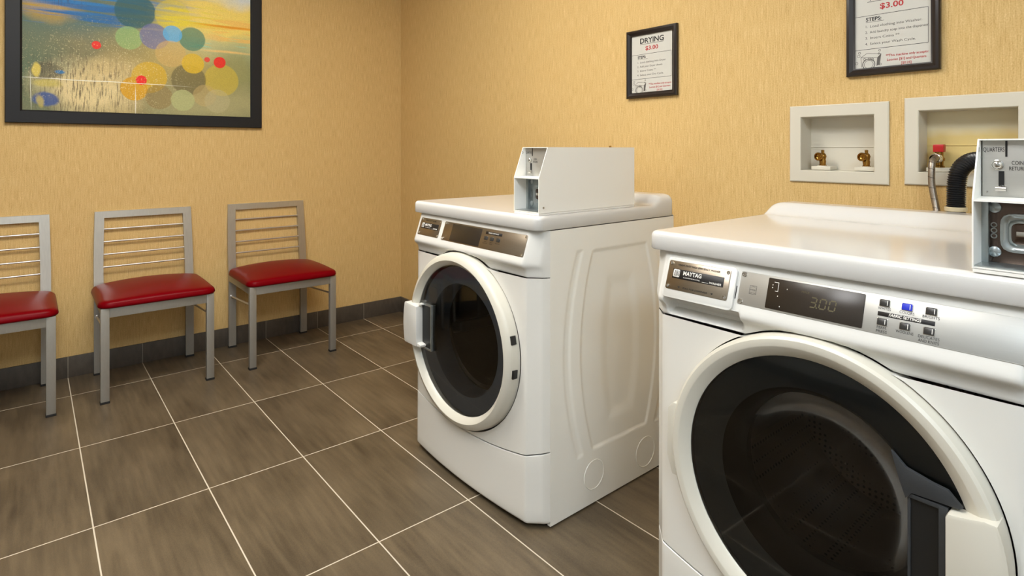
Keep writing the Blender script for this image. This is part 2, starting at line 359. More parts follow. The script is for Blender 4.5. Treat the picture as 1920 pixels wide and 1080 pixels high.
# ---------------------------------------------------------------- chairs
def chair_proto():
    t = thing('side_chair', 'x', 'chair', (0, 0, 0), 'metal chairs with red seats along the back wall')
    # seat cushion : domed rounded pad
    hx, y0, y1, r = .236, -.012, .405, .045
    def outline(u, v):   # u,v in -1..1 -> rounded rectangle
        hy = (y1 - y0) / 2; cy = (y0 + y1) / 2
        x, y = u * hx, v * hy
        ax, ay = abs(x) - (hx - r), abs(y) - (hy - r)
        if ax > 0 and ay > 0:
            a, b_ = ax / r, ay / r
            ax, ay = a * math.sqrt(1 - b_ * b_ / 2) * r, b_ * math.sqrt(1 - a * a / 2) * r
            x = math.copysign(hx - r + ax, x); y = math.copysign(hy - r + ay, y)
            d = r - math.hypot(ax, ay)
        else: d = min(hx - abs(x), hy - abs(y))
        return x, y + cy, d
    def samp(n):
        s = [math.sin((i / n - .5) * PI) for i in range(n + 1)]; return s
    U = samp(26); V = samp(26); rows = []
    for v in V:
        row = []
        for u in U:
            x, y, d = outline(u, v)
            q = min(1, d / .02); e = math.sqrt(max(0, 1 - (1 - q) ** 2))
            z = .432 + .017 * e + .036 * (1 - (x / hx) ** 2) ** .8 * (1 - abs((y - (y0 + y1) / 2 - .03) / ((y1 - y0) / 2 + .03)) ** 2.2)
            row.append((x, y, z))
        rows.append(row)
    s = B().grid(rows)
    ring = [rows[0][j] for j in range(len(U))] + [rows[i][-1] for i in range(1, len(V))] + [rows[-1][j] for j in range(len(U) - 2, -1, -1)] + [rows[i][0] for i in range(len(V) - 2, 0, -1)]
    low = []
    for zz, ins in ((None, 0), (.427, -.001), (.421, .001), (.418, .006)):
        if zz is None: low.append(ring)
        else: low.append([(p[0] * (1 - ins / .22), .2 + (p[1] - .2) * (1 - ins / .2), zz) for p in ring])
    s.grid(low, True)
    n0 = len(s.v); s.add(low[-1], [tuple(range(len(ring)))])
    s.build('seat', M['vinyl'], t, ang=50)
    # frame under the seat
    f = B()
    f.box((-.197, .004, .376), (.197, .022, .419), .0015); f.box((-.19, .412, .376), (.19, .428, .419), .0015)
    for sx in (-1, 1): f.box((min(sx * .222, sx * .204), .02, .378), (max(sx * .222, sx * .204), .42, .419), .0015)
    f.build('seat_frame', M['chair_leg'], t)
    for sx in (-1, 1):
        x = sx * .2105
        leg = B().box((x - .0165, 0, .006), (x + .0165, .026, .4185), .002).build('leg', M['chair_leg'], t)
        B().box((x - .018, -.0015, 0), (x + .018, .0275, .010), .001).build('foot_cap', M['rubber'], leg)
    # rear legs continue up into the back frame
    def yb(z): return .424 + .0 * z if z < .40 else .424 + .046 * ((z - .40) / .405) ** .75
    def xo(z): return .2205 if z < .52 else .2205 - .006 * ((z - .52) / .285) ** 1.4
    for sx in (-1, 1):
        lg = B(); rows = []
        for z in (.006, .2, .40, .43):
            o, i = sx * xo(z), sx * (xo(z) - .038); rows.append([(o, yb(z), z), (i, yb(z), z), (i, yb(z) + .02, z), (o, yb(z) + .02, z)])
        lg.grid(rows, True); lg.add(rows[0], [(0, 1, 2, 3)]); lg.add(rows[-1], [(0, 1, 2, 3)])
        lo = lg.build('leg', M['chair_leg'], t)
        x = sx * .2015
        B().box((x - .0205, .4225, 0), (x + .0205, .4455, .010), .001).build('foot_cap', M['rubber'], lo)
    bf = B()
    for sx in (-1, 1):
        rows = []
        for k in range(15):
            z = .43 + (.806 - .43) * k / 14; wi = .040 if k < 14 else .040
            o, i = sx * xo(z), sx * (xo(z) - wi)
            rows.append([(o, yb(z), z), (i, yb(z), z), (i, yb(z) + .02, z), (o, yb(z) + .02, z)])
        bf.grid(rows, True); bf.add(rows[-1], [(0, 1, 2, 3)])
    rows = []
    for z in (.773, .79, .8065):
        a = xo(z) - .039; rows.append([(-a, yb(z) - .0004, z), (a, yb(z) - .0004, z), (a, yb(z) + .0196, z), (-a, yb(z) + .0196, z)])
    bf.grid(rows, True); bf.add(rows[0], [(0, 1, 2, 3)]); bf.add(rows[-1], [(0, 1, 2, 3)])
    bf.build('back_frame', M['chair_metal'], t, ang=30)
    for z in (.716, .653, .590, .527):
        B().tube([(-.186, yb(z) + .01, z), (.186, yb(z) + .01, z)], .0042, 10).build('back_rod', M['rod'], t)
    for sx in (-1, 1):
        x = sx * .2085
        st = B().tube([(x, .026, .320), (x, .424, .291)], .005, 10)
        st.lathe([(.0085, 0), (.0085, .003), (.004, .005)], (x + sx * 0, .4235, .291), (0, -1, 0), 12)
        st.build('stretcher', M['rod'], t)
    return t

def copy_tree(root, loc, label):
    r = root.copy(); COL.objects.link(r); r.location = loc; r['label'] = label
    def rec(src, dst):
        for ch in src.children:
            c = ch.copy(); COL.objects.link(c); c.parent = dst; rec(ch, c)
    rec(root, r); return r
ch = chair_proto()
ch.location = (.4665, 3.106, 0)
ch['label'] = 'middle red-seated silver metal chair standing below the painting'
copy_tree(ch, (-.1405, 3.106, 0), 'leftmost red-seated metal chair, cut off by the left edge of the photo')
copy_tree(ch, (1.0855, 3.112, 0), 'red-seated metal chair nearest the room corner and the dryer')

# ---------------------------------------------------------------- laundry machines
class Machine:
    BX = 1.182
    def __init__(s, YR, YL, cy, cz, sy, dz, kind, root):
        s.YR, s.YL, s.cy, s.cz, s.sy, s.dz, s.kind, s.root = YR, YL, cy, cz, sy, dz, kind, root
        s.rg = .2935
    def k(s, y, r=.045):
        # broad chamfer, then a tighter turn into the side
        d = max(0, min(y - s.YR, s.YL - y))
        if d >= .047: return 0
        P = [(0, 1.0), (.0015, .93), (.004, .82), (.008, .675), (.011, .585), (.014, .535), (.018, .475), (.036, .165), (.040, .095), (.0435, .035), (.047, 0)]
        for (a, ka), (b_, kb) in zip(P[:-1], P[1:]):
            if a <= d <= b_: return ka + (kb - ka) * (d - a) / (b_ - a)
        return 0
    def fx(s, y, z):
        t = (y - (s.YR + s.YL) / 2) / ((s.YL - s.YR) / 2)
        bow = .010 + .014 * max(0, min(1, (.5 - z) / .5))
        x = 1.129 - bow * (1 - t * t); k = s.k(y); return x + (s.BX - x) * k
    def ysamp(s, extra=()):
        e = [.045 * (1 - math.cos(a * PI / 16)) for a in range(0, 9)]
        e = [0, .0015, .004, .008, .011, .014, .018, .027, .036, .040, .0435, .045, .047]
        out = [s.YR + v for v in e] + [s.YL - v for v in e]
        n = 60; out += [s.YR + .045 + (s.YL - s.YR - .09) * i / n for i in range(1, n)]
        out += list(extra); return sorted(set(round(v, 6) for v in out))
    # point on the slanted console face
    def cs(s, y, z, off=0.0):
        x = 1.14 - (.868 - z) * .3425
        return (x - .946 * off, y, z + .324 * off)
    def seam_low(s, y):
        t = (y - (s.YR + s.YL) / 2) / ((s.YL - s.YR) / 2); return .226 - .038 * (1 - t * t)

def plate(mc, yl, yr, zt, zb, off, th, name, m, parent, r=.004, label=None):
    # thin plate lying on the console face; yl>yr (left to right in view)
    pts = []; 
    for (cy, cz, a0) in ((yl - r, zt - r, 90), (yl - r, zb + r, 180), (yr + r, zb + r, 270), (yr + r, zt - r, 0)):
        for q in range(4):
            a = math.radians(a0 + q * 30)
            pts.append((cy - math.cos(a) * -r if False else cy + (-math.cos(a)) * -r * -1, cz + math.sin(a) * r))
    # build simply: order points around by angle from centre
    c = ((yl + yr) / 2, (zt + zb) / 2); P = []
    for sy_, sz_ in ((1, 1), (-1, 1), (-1, -1), (1, -1)):
        cy = (yl - r) if sy_ > 0 else (yr + r); cz = (zt - r) if sz_ > 0 else (zb + r)
        a0 = {(1, 1): 0, (-1, 1): 90, (-1, -1): 180, (1, -1): 270}[(sy_, sz_)]
        for q in range(4):
            a = math.radians(a0 + q * 30); P.append((cy + math.cos(a) * r, cz + math.sin(a) * r))
    n = len(P); e = min(.0006, th * .4)
    def ring(ins, o):
        return [mc.cs(c[0] + (p[0] - c[0]) * (1 - ins / abs(yl - c[0])), c[1] + (p[1] - c[1]) * (1 - ins / abs(zt - c[1])), o) for p in P]
    rows = [ring(0, off), ring(0, off + th - e), ring(e, off + th)]
    b = B().grid(rows, True); b.add(rows[0], [tuple(range(n))]); b.add(rows[-1], [tuple(range(n))])
    return b.build(name, m, parent, label=label)

def ctext(mc, s, y, z, size, off, parent, m, bold=0, shear=0, width=None, align='CENTER', name='lettering', b=None, rot=0):
    vs, fs = text_mesh(s, size, bold, shear, width, align)
    k = math.sqrt(1 + .3425 ** 2)
    V = [mc.cs(y - v[0], z + v[1] / k, off) for v in vs]
    if b is not None: b.add(V, fs); return b
    return B().add(V, fs).build(name, m, parent, smooth=False, recalc=False)

def screw(mc, y, z, off, parent, r=.0042):
    o = mc.cs(y, z, off)
    B().lathe([(r, -.001), (r, .0006), (r * .85, .0016), (r * .45, .0018), (r * .38, .0004), (0.0003, .0003)], o, (-.946, 0, .324), 14).build('screw', M['chrome'], parent)

def machine(YR, YL, cy, cz, sy, dz, kind, label):
    root = thing('front_load_' + kind, label, kind if kind == 'dryer' else 'washer', (1.182, (YR + YL) / 2, 0))
    mc = Machine(YR, YL, cy, cz, sy, dz, kind, root); BX, XBK = 1.182, 1.797
    hcut = lambda y: (cz + math.sqrt(max(0, mc.rg ** 2 - ((y - cy) / sy) ** 2))) if abs(y - cy) < mc.rg * sy else 0
    wash = kind == 'washer'
    # --- cabinet shell (back and base) and feet
    cb = B()
    cb.add([(BX, YR + .002, .02), (BX, YL - .002, .02), (XBK, YL - .002, .02), (XBK, YR + .002, .02)], [(0, 1, 2, 3)])
    cb.add([(XBK, YR + .002, .02), (XBK, YL - .002, .02), (XBK, YL - .002, .884), (XBK, YR + .002, .884)], [(0, 1, 2, 3)])
    cb.build('cabinet', M['side'], root, smooth=False)
    for fy in (YR + .03, YL - .03):
        for fxx in (BX + .02, XBK - .05):
            B().lathe([(.019, 0), (.019, .008), (.008, .01), (.008, .03)], (fxx, fy, 0), (0, 0, 1), 16, cap0=True, cap1=True).build('foot', M['rubber'], root)
    # --- side panels with pressed shapes
    def side(yf, sgn):
        nx, nz = 130, 190; rows = []
        ss = lambda t: (lambda q: q * q * (3 - 2 * q))(max(0, min(1, t)))
        def trap(x, z, xc, zc, w0, bulge, hz, e):
            t = (z - zc) / hz; wd = w0 + bulge * (1 - t * t)
            d = min(wd - abs(x - xc), hz - abs(z - zc)); return ss(d / e)
        for j in range(nz + 1):
            z = .006 + (.879 + dz - .006) * j / nz; row = []
            for i in range(nx + 1):
                x = BX + (XBK - BX) * i / nx
                h = .0036 * trap(x, z, 1.502, .488, .136, .056, .315, .007)
                h += .004 * trap(x, z, 1.505, .478, .068, .036, .240, .045)
                # curved stripes left and right of the main field
                t = (z - .488) / .322
                for sg in (-1, 1):
                    xo = 1.502 + sg * (.208 + .060 * (1 - t * t)); wd = .017
                    d = min(wd - abs(x - (xo - sg * wd)), .322 - abs(z - .488)); 
                    if abs(t) < 1.02: h += .0024 * ss(d / .010)
                row.append((x, yf + sgn * h, z))
            rows.append(row)
        sp = B().grid(rows)
        e = .012
        fr = [rows[0], [(p[0], p[1] + sgn * e, p[2]) for p in rows[0]]]; sp.grid(fr)
        c0 = [r_[0] for r_ in rows]; sp.grid([c0, [(p[0], p[1] + sgn * e, p[2]) for p in c0]])
        c1 = [r_[-1] for r_ in rows]; sp.grid([c1, [(p[0], p[1] + sgn * e, p[2]) for p in c1]])
        o = sp.build('side_panel', M['side'], root, ang=50)
        for (x, z, r) in ((1.372, .094, .045), (1.632, .080, .050)):
            B().lathe([(r - .0016, .0), (r, -.0016), (r + .0016, 0)], (x, yf + sgn * .0002, z), (0, sgn, 0), 48).build('knockout', M['side'], o)
    side(YR, 1); side(YL, -1)
    # --- lid
    X0, X1, zt, zb, rc, ro = 1.131, 1.803, .924 + dz, .8815 + dz, .026, .013
    Y0, Y1 = YR - .002, YL + .002
    def axis(a, b, nmid):
        e = [0, .0008, .0025, .005, .0085, .012, .016, .021, .026, .033, .042, .052]
        out = [a + v for v in e] + [b - v for v in e]; L_ = b - a
        out += [a + .052 + (L_ - .104) * i / nmid for i in range(1, nmid)]; return sorted(out)
    xs = sorted(set([round(v, 5) for v in axis(X0, X1, 26)] + [round(1.655 + .005 * i, 5) for i in range(24)])); ys = axis(Y0, Y1, 36); rows = []
    for x in xs:
        row = []
        for y in ys:
            px, py = x, y
            ax = max(X0 + rc - x, x - (X1 - rc)); ay = max(Y0 + rc - y, y - (Y1 - rc)); d = min(x - X0, X1 - x, y - Y0, Y1 - y)
            if ax > 0 and ay > 0:
                a, b_ = ax / rc, ay / rc
                na, nb = a * math.sqrt(1 - b_ * b_ / 2) * rc, b_ * math.sqrt(1 - a * a / 2) * rc
                px = X0 + rc - na if x < (X0 + X1) / 2 else X1 - rc + na
                py = Y0 + rc - nb if y < (Y0 + Y1) / 2 else Y1 - rc + nb
                d = rc - math.hypot(na, nb)
            z = zt
            t = max(0, min(1, (px - 1.672) / .062)); g = t * t * (3 - 2 * t)
            dy = min(py - Y0, Y1 - py); e = math.sqrt(max(0, 1 - (1 - min(1, dy / .045)) ** 2))
            z += .034 * g * (.15 + .85 * e) 
            if d < ro: z -= ro - math.sqrt(max(0, ro * ro - (ro - d) ** 2))
            row.append((px, py, z))
        rows.append(row)
    ld = B().grid(rows)
    per = [rows[0][j] for j in range(len(ys))] + [rows[i][-1] for i in range(1, len(xs))] + [rows[-1][j] for j in range(len(ys) - 2, -1, -1)] + [rows[i][0] for i in range(len(xs) - 2, 0, -1)]
    cxm, cym = (X0 + X1) / 2, (Y0 + Y1) / 2
    ins = lambda p, q, z: (p[0] + (q if p[0] < cxm else -q), p[1] + (q if p[1] < cym else -q), z)
    ld.grid([per, [(p[0], p[1], zb + .003) for p in per], [ins(p, .002, zb) for p in per], [ins(p, .012, zb) for p in per]], True)
    ld.build('lid', M['lid'], root, ang=50)
    # --- console
    prof = [(1.152, .8795 + dz), (1.1445, .8795 + dz), (1.1405, .875), (1.1392, .868), (1.1336, .8515), (1.1244, .824), (1.1165, .8015), (1.1142, .795), (1.1118, .7885),
            (1.1105, .783), (1.1108, .778), (1.1135, .773), (1.119, .769), (1.124, .764), (1.127, .757), (1.1285, .748), (1.129, .7435), (1.1302, .742), (1.145, .742)]
    dY0, dY1 = YL - .238, YL - .063      # detergent drawer scoop (washer)
    ysm = mc.ysamp([dY0 + v for v in (-.006, -.003, 0, .003, .006, .01)] + [dY1 + v for v in (-.01, -.006, -.003, 0, .003, .006)]) if wash else mc.ysamp()
    rows = []
    for y in ysm:
        row = []; zc = hcut(y); k = mc.k(y)
        for i, (x, z) in enumerate(prof):
            if wash and dY0 - .006 < y < dY1 + .006 and .745 < z < .786:
                q = max(0, min(1, min(y - dY0 + .006, dY1 + .006 - y) / .012)); q = q * q * (3 - 2 * q)
                u = max(0, min(1, (z - .7465) / .012)) * (1 if z < .780 else .5)
                x += .030 * q * u
            x = x + (BX - x) * k
            if z < zc: z = zc
            row.append((x, y, z))
        rows.append(row)
    con = B().grid(rows).build('control_panel', M['plastic'], root, ang=42)
    # --- front panel: polar field around the door plus two edge strips
    ya, yb_ = YR + .045, YL - .045; ztop = .7395
    def bnd():
        P = []
        nz, ny = 26, 34
        for i in range(nz): P.append((ya, None, i / nz, 'r'))
        for i in range(ny): P.append((ya + (yb_ - ya) * i / ny, ztop, 0, 't'))
        for i in range(nz): P.append((yb_, None, 1 - i / nz, 'l'))
        for i in range(ny): y = yb_ + (ya - yb_) * i / ny; P.append((y, mc.seam_low(y) + .002, 0, 'b'))
        out = []
        for y, z, u, kd in P:
            if z is None: z0 = mc.seam_low(y) + .002; z = z0 + (ztop - z0) * u
            out.append((y, z))
        return out
    BP = bnd(); fp = B(); rows = []
    steps = [0, .004, .03, .1, .25, .5, .75, 1]
    inner = []
    for (y, z) in BP:
        a = math.atan2(z - cz, (y - cy) / sy); iy, iz = cy + mc.rg * sy * math.cos(a), cz + mc.rg * math.sin(a)
        iz = min(iz, ztop - .0005); iz = max(iz, mc.seam_low(iy) + .0025); iy = max(ya + .0005, min(yb_ - .0005, iy)); inner.append((iy, iz))
    for st in steps:
        rows.append([(mc.fx(iy + (y - iy) * st, iz + (z - iz) * st), iy + (y - iy) * st, iz + (z - iz) * st) for (y, z), (iy, iz) in zip(BP, inner)])
    fp.grid([[(p[0] + .03, p[1], p[2]) for p in rows[0]]] + rows, True)
    nz = 26
    for (yin, yout, sg) in ((ya, YR, -1), (yb_, YL, 1)):
        strip = []
        for v in (.045, .0435, .040, .036, .027, .018, .014, .011, .008, .004, .0015, 0):
            y = yout - sg * v; z0 = mc.seam_low(yin if v == .045 else y) + .002
            strip.append([(mc.fx(y, z0 + (ztop - z0) * i / nz), y, z0 + (ztop - z0) * i / nz) for i in range(nz + 1)])
        fp.grid(strip)
    fp.build('front_panel', M['enamel'], root, ang=40)
    # --- kick panel
    rows = []
    for y in mc.ysamp():
        z1 = mc.seam_low(y) - .002; row = []
        for i, (f_, dx) in enumerate(((1.0, .014), (1.0, .004), (.9985, .0018), (.993, .0004), (.98, 0), (.8, 0), (.6, 0), (.4, 0), (.2, 0), (.06, 0), (.03, .0015), (.01, .006), (.0, .014))):
            z = .014 + (z1 - .014) * f_; x = mc.fx(y, z) + dx; row.append((min(x, BX + .004) if mc.k(y) < 1 else BX, y, z))
        rows.append(row)
    B().grid(rows).build('kick_panel', M['enamel'], root, ang=42)
    # --- door
    if wash: rp = [(.2495, 1.116), (.2495, 1.110), (.2515, 1.107), (.2690, 1.0945), (.2715, 1.0935), (.2835, 1.0945), (.2885, 1.0985), (.2905, 1.105), (.2905, 1.128), (.2495, 1.128)]
    else: rp = [(.2455, 1.112), (.2455, 1.102), (.2470, 1.0985), (.2610, 1.084), (.2635, 1.0825), (.2760, 1.0865), (.2835, 1.094), (.2865, 1.102), (.2890, 1.126), (.2455, 1.126)]
    door = B().lathe([(r, x) for r, x in rp], (0, cy, cz), (1, 0, 0), 128, sy, closed=True).build('door', M['ring'], root, ang=28)
    rgl = rp[0][0]
    gx = rp[1][1] + .001
    gp = [(rgl * q, gx - .010 * (1 - q * q)) for q in (1, .97, .92, .85, .75, .6, .45, .3, .15, .002)]
    B().lathe(gp, (0, cy, cz), (1, 0, 0), 96, sy).build('door_glass', M['glass_dark' if wash else 'glass'], door, ang=60)
    # inner door frame and drum
    if wash:
        B().lathe([(.248, 1.118), (.236, 1.119), (.205, 1.124), (.186, 1.130)], (0, cy, cz), (1, 0, 0), 96, sy).build('inner_frame', M['doorannulus'], door, ang=30)
        B().lathe([(.186, 1.130), (.183, 1.134), (.172, 1.150), (.166, 1.175), (.163, 1.205)], (0, cy, cz), (1, 0, 0), 96, sy).build('door_well', M['black'], door, ang=30)
        B().lathe([(.163, 1.188), (.150, 1.207), (.134, 1.226), (.114, 1.243), (.090, 1.258), (.062, 1.270), (.032, 1.277), (.002, 1.279)], (0, cy, cz), (1, 0, 0), 72, sy).build('glass_bowl', M['bowlglass'], door, ang=60)
        dr = B().lathe([(.17, 1.21), (.185, 1.205), (.235, 1.225), (.245, 1.25), (.245, 1.62), (.12, 1.64), (.002, 1.645)], (0, cy, cz), (1, 0, 0), 72).build('drum', M['drumperf'], root, ang=30)
        for q in range(3):
            a = 2 * PI * q / 3 + .5
            mt = Matrix.Translation((1.43, cy, cz)) @ Matrix.Rotation(a, 4, 'X')
            B().box((-.17, -.018, .19), (.17, .018, .243), .012, 3, mt).build('drum_paddle', M['drum'], dr)
    else:
        B().lathe([(.244, 1.116), (.240, 1.117), (.186, 1.122), (.181, 1.130), (.178, 1.19)], (0, cy - .004, cz - .004), (1, 0, 0), 96, sy).build('inner_frame', M['doorgrey'], door, ang=30)
        dr = B().lathe([(.19, 1.20), (.20, 1.195), (.262, 1.215), (.27, 1.24), (.27, 1.66), (.15, 1.68), (.002, 1.685)], (0, cy, cz + .02), (1, 0, 0), 72).build('drum', M['drum'], root, ang=30)
        for q in range(3):
            a = 2 * PI * q / 3 + .25
            mt = Matrix.Translation((1.45, cy, cz + .02)) @ Matrix.Rotation(a, 4, 'X')
            B().box((-.2, -.02, .20), (.2, .02, .268), .012, 3, mt).build('drum_paddle', M['drum'], dr)
    return mc, con, door

YR1, YL1 = 1.247, 1.957
dry, con1, door1 = machine(YR1, YL1, 1.615, .484, 1.03, 0, 'dryer', 'white front-load dryer standing alone beside the chairs, white coin box on top')
YR2, YL2 = .132, .857
wsh, con2, door2 = machine(YR2, YL2, .477, .480, 1.0, .004, 'washer', 'large white front-load washer in the foreground with 3.00 on its display')

# --- dryer console details
def nameplate(mc, par, yl, yr, top, bottom, kindword, m):
    p = plate(mc, yl, yr, .8645, .8035, .0004, .0012, 'nameplate', m, par)
    for y in (yl - .006, yr + .006):
        for z in (.8585, .8095): screw(mc, y, z, .0014, p, .0040)
    lp = plate(mc, yl - .0135, yr + .0125, .8475, .8275, .0017, .0006, 'brand_panel', M['label'], p, .0008)
    W = yl - yr
    b = B(); ctext(mc, 'MAYTAG', yl - .0135 - .33 * W, .8405, .0125, .0026, p, None, .02, width=.30 * W, b=b)
    ctext(mc, 'COMMERCIAL', yl - .0135 - .33 * W, .8318, .0035, .0026, p, None, width=.28 * W, b=b)
    ctext(mc, kindword, yr + .0125 + .12 * W, .8312, .0062, .0026, p, None, .01, width=.19 * W, b=b)
    a, c = yl - .0135 - .50 * W, yr + .0125 + .225 * W
    b.add([mc.cs(a, .8302, .0026), mc.cs(c, .8302, .0026), mc.cs(c, .8296, .0026), mc.cs(a, .8296, .0026)], [(0, 1, 2, 3)])
    b.build('brand_lettering', M['whiteink'], lp, smooth=False, recalc=False)
    # emblem: rounded square with wavy bars
    e0 = yl - .0150
    em = plate(mc, e0 - .0005, e0 - .0165, .8465, .8305, .0023, .0004, 'emblem', M['whiteink'], lp, .002)
    bb = B()
    bb_ = .0031
    for q in range(4):
        yy = e0 - .0035 - q * .0033
        pts = [(yy - .0008 * (j % 2), .8445 - j * .003) for j in range(5)]
        for u, v in zip(pts[:-1], pts[1:]):
            bb.add([mc.cs(u[0], u[1], bb_), mc.cs(u[0] - .0016, u[1], bb_), mc.cs(v[0] - .0016, v[1], bb_), mc.cs(v[0], v[1], bb_)], [(0, 1, 2, 3)])
    bb.build('emblem_bars', M['ink'], em, smooth=False) if False else bb.build('emblem_bars', M['ink'], lp, smooth=False)
    b = B(); ctext(mc, top, (yl + yr) / 2, .8566, .0060, .0022, p, None, .015, shear=.15, width=.68 * W if len(top) > 20 else .50 * W, b=b)
    if bottom:
        b.build('plate_lettering', M['ink'], p, smooth=False, recalc=False); b = B()
        ctext(mc, bottom, (yl + yr) / 2, .8100, .0048, .0022, p, None, .01, shear=.15, width=.40 * W, b=b)
        for yy in (yl - .035, yr + .035):
            b.add([mc.cs(yy + .003, .8118, .0022), mc.cs(yy - .003, .8118, .0022), mc.cs(yy, .8085, .0022)], [(0, 1, 2)])
    b.build('plate_lettering', M['ink'], p, smooth=False, recalc=False)
    return p

nameplate(dry, con1, 1.899, 1.760, 'HEAVY DUTY DRYER', None, 'DRYER', M['steel'])
cp1 = plate(dry, 1.738, 1.294, .8645, .8015, .0004, .0012, 'control_plate', M['steel'], con1)
for y, z in ((1.732, .8590), (1.732, .8070), (1.301, .8590), (1.301, .8070)): screw(dry, y, z, .0014, cp1, .0045)
plate(dry, 1.686, 1.517, .860, .8045, .0017, .0008, 'display_window', M['display'], cp1, .0015)
lb = plate(dry, 1.495, 1.412, .8555, .8475, .0017, .0005, 'heading_label', M['label'], cp1, .0005)
ctext(dry, 'FABRIC SETTINGS', 1.4535, .8515, .0055, .0026, lb, M['whiteink'], .01, shear=.15, width=.052)
for y in (1.488, 1.457, 1.425):
    q = plate(dry, y + .0085, y - .0085, .8408, .8290, .0017, .0024, 'button', M['button'], cp1, .0025)
bl = B()
for y, l1, l2 in ((1.488, 'WHITES', 'AND COLORS'), (1.457, 'PERM', 'PRESS'), (1.425, 'DELICATES', '')):
    ctext(dry, l1, y, .8238, .0045, .0020, None, None, width=.014 if l1 != 'DELICATES' else .022, b=bl)
    if l2: ctext(dry, l2, y, .8188, .0045, .0020, None, None, width=.024 if len(l2) > 6 else .015, b=bl)
bl.build('lettering', M['ink'], cp1, smooth=False, recalc=False)

# --- washer console details
mc = wsh
# drawer front (raised) over a black plate that paints the gap's shade
plate(mc, .8035, .6275, .8725, .7885, -.001, .0016, 'drawer_gap_shade', M['black'], con2, .010)
dw = plate(mc, .8005, .6300, .8708, .7860, .0002, .0065, 'detergent_drawer', M['plastic'], con2, .010)
class Shift(Machine):
    def cs(s, y, z, off=0.0): return Machine.cs(s, y, z, off + .0066)
mcs = Shift(YR2, YL2, .477, .480, 1, .004, 'washer', wsh.root)
nameplate(mcs, dw, .794, .6425, 'HEAVY DUTY HIGH EFFICIENCY WASHER', 'PULL FOR DISPENSER', 'WASHER', M['steel'])
cp2 = plate(mc, .6235, .165, .8675, .8035, .0004, .0012, 'control_plate', M['silver'], con2, .003)
for y, z in ((.6165, .8615), (.6165, .8095)): screw(mc, y, z, .0014, cp2, .0055)
dsp = plate(mc, .5645, .3905, .8635, .8070, .0017, .0012, 'display_window', M['display'], cp2, .002)
# seven-segment digits 3.00
SEG = {'3': 'abgcd', '0': 'abcdef'}
def seg(b, yc, zc, h, wd, ch):
    k = .0011
    P = {'a': (-wd, h, wd, h), 'b': (wd, h, wd, 0), 'c': (wd, 0, wd, -h), 'd': (-wd, -h, wd, -h), 'e': (-wd, 0, -wd, -h), 'f': (-wd, h, -wd, 0), 'g': (-wd, 0, wd, 0)}
    for s_ in SEG[ch]:
        x0, z0, x1, z1 = P[s_]
        if x0 == x1: q = [(x0 - k, z0 - k), (x0 + k, z0 - k), (x1 + k, z1 + k), (x1 - k, z1 + k)]
        else: q = [(x0 + k, z0 + k), (x1 - k, z1 + k), (x1 - k, z1 - k), (x0 + k, z0 - k)]
        b.add([mc.cs(yc - u - v * .12, zc + v, .0033) for u, v in q], [(0, 1, 2, 3)])
b = B()
for yc, c_ in ((.4755, '3'), (.4585, '0'), (.4420, '0')): seg(b, yc, .8330, .0085, .0052, c_)
b.add([mc.cs(.4685 + u, .8245 + v, .0033) for u, v in ((.0012, -.001), (-.0012, -.001), (-.0012, .0012), (.0012, .0012))], [(0, 1, 2, 3)])
ctext(mc, 'PRICE', .4915, .8480, .0055, .0033, None, None, width=.014, b=b)
b.build('digits', M['digit'], dsp, smooth=False, recalc=False)
b = B()
for q in ([(.552, .8570), (.543, .8570), (.543, .8562), (.552, .8562)], [(.5438, .857), (.543, .857), (.543, .8400), (.5438, .8400)], [(.549, .8408), (.543, .8408), (.543, .8400), (.549, .8400)]):
    b.add([mc.cs(u, v, .0033) for u, v in q], [(0, 1, 2, 3)])
for u, v in ((.5545, .851), (.5545, .846), (.5425, .832), (.526, .8475), (.536, .814)):
    b.add([mc.cs(u + .0007, v + .001, .0033), mc.cs(u - .0007, v + .001, .0033), mc.cs(u - .0007, v - .001, .0033), mc.cs(u + .0007, v - .001, .0033)], [(0, 1, 2, 3)])
b.build('display_marks', M['whiteink'], dsp, smooth=False, recalc=False)
# energy mark
b = B(); y0_, y1_, z0_, z1_ = .6010, .5865, .8265, .8430
fr = [(y0_, z1_, y1_, z1_ - .0006), (y0_, z0_ + .0006, y1_, z0_), (y0_, z1_, y0_ - .0006, z0_), (y1_ + .0006, z1_, y1_, z0_)]
for a_, c_, d_, e_ in fr: b.add([mc.cs(a_, c_, .0019), mc.cs(d_, c_, .0019), mc.cs(d_, e_, .0019), mc.cs(a_, e_, .0019)], [(0, 1, 2, 3)])
for j in range(10):
    a0, a1 = PI * j / 10, PI * (j + 1) / 10
    b.add([mc.cs(.5938 + .0062 * math.cos(a), .8355 + rr * math.sin(a), .0019) for a, rr in ((a0, .0052), (a1, .0052), (a1, .0059), (a0, .0059))], [(0, 1, 2, 3)])
ctext(mc, 'energy', .5938, .8352, .0050, .0019, None, None, shear=.3, width=.0115, b=b)
ctext(mc, 'ENERGY STAR', .5938, .8288, .0028, .0019, None, None, width=.0120, b=b)
b.build('energy_mark', M['greyink'], cp2, smooth=False, recalc=False)
for i, (y, z) in enumerate(((.3598, .8540), (.3265, .8540), (.2925, .8540), (.3605, .8235), (.3270, .8235), (.2930, .8235))):
    bz = plate(mc, y + .0082, y - .0082, z + .0062, z - .0054, .0016, .0014, 'button_bezel', M['chrome'], cp2, .0008)
    bt = plate(mc, y + .0075, y - .0075, z + .0056, z - .0047, .0030, .0016, 'button', M['blue'] if i == 1 else M['button'], bz, .0012, label='lit blue button' if i == 1 else None)
    plate(mc, y - .0040, y - .0050, z + .0044, z - .0034, .0047, .0003, 'button_mark', M['whiteink'], bt, .0002)
lb = plate(mc, .3690, .2865, .8402, .8332, .0017, .0005, 'heading_label', M['label'], cp2, .0005)
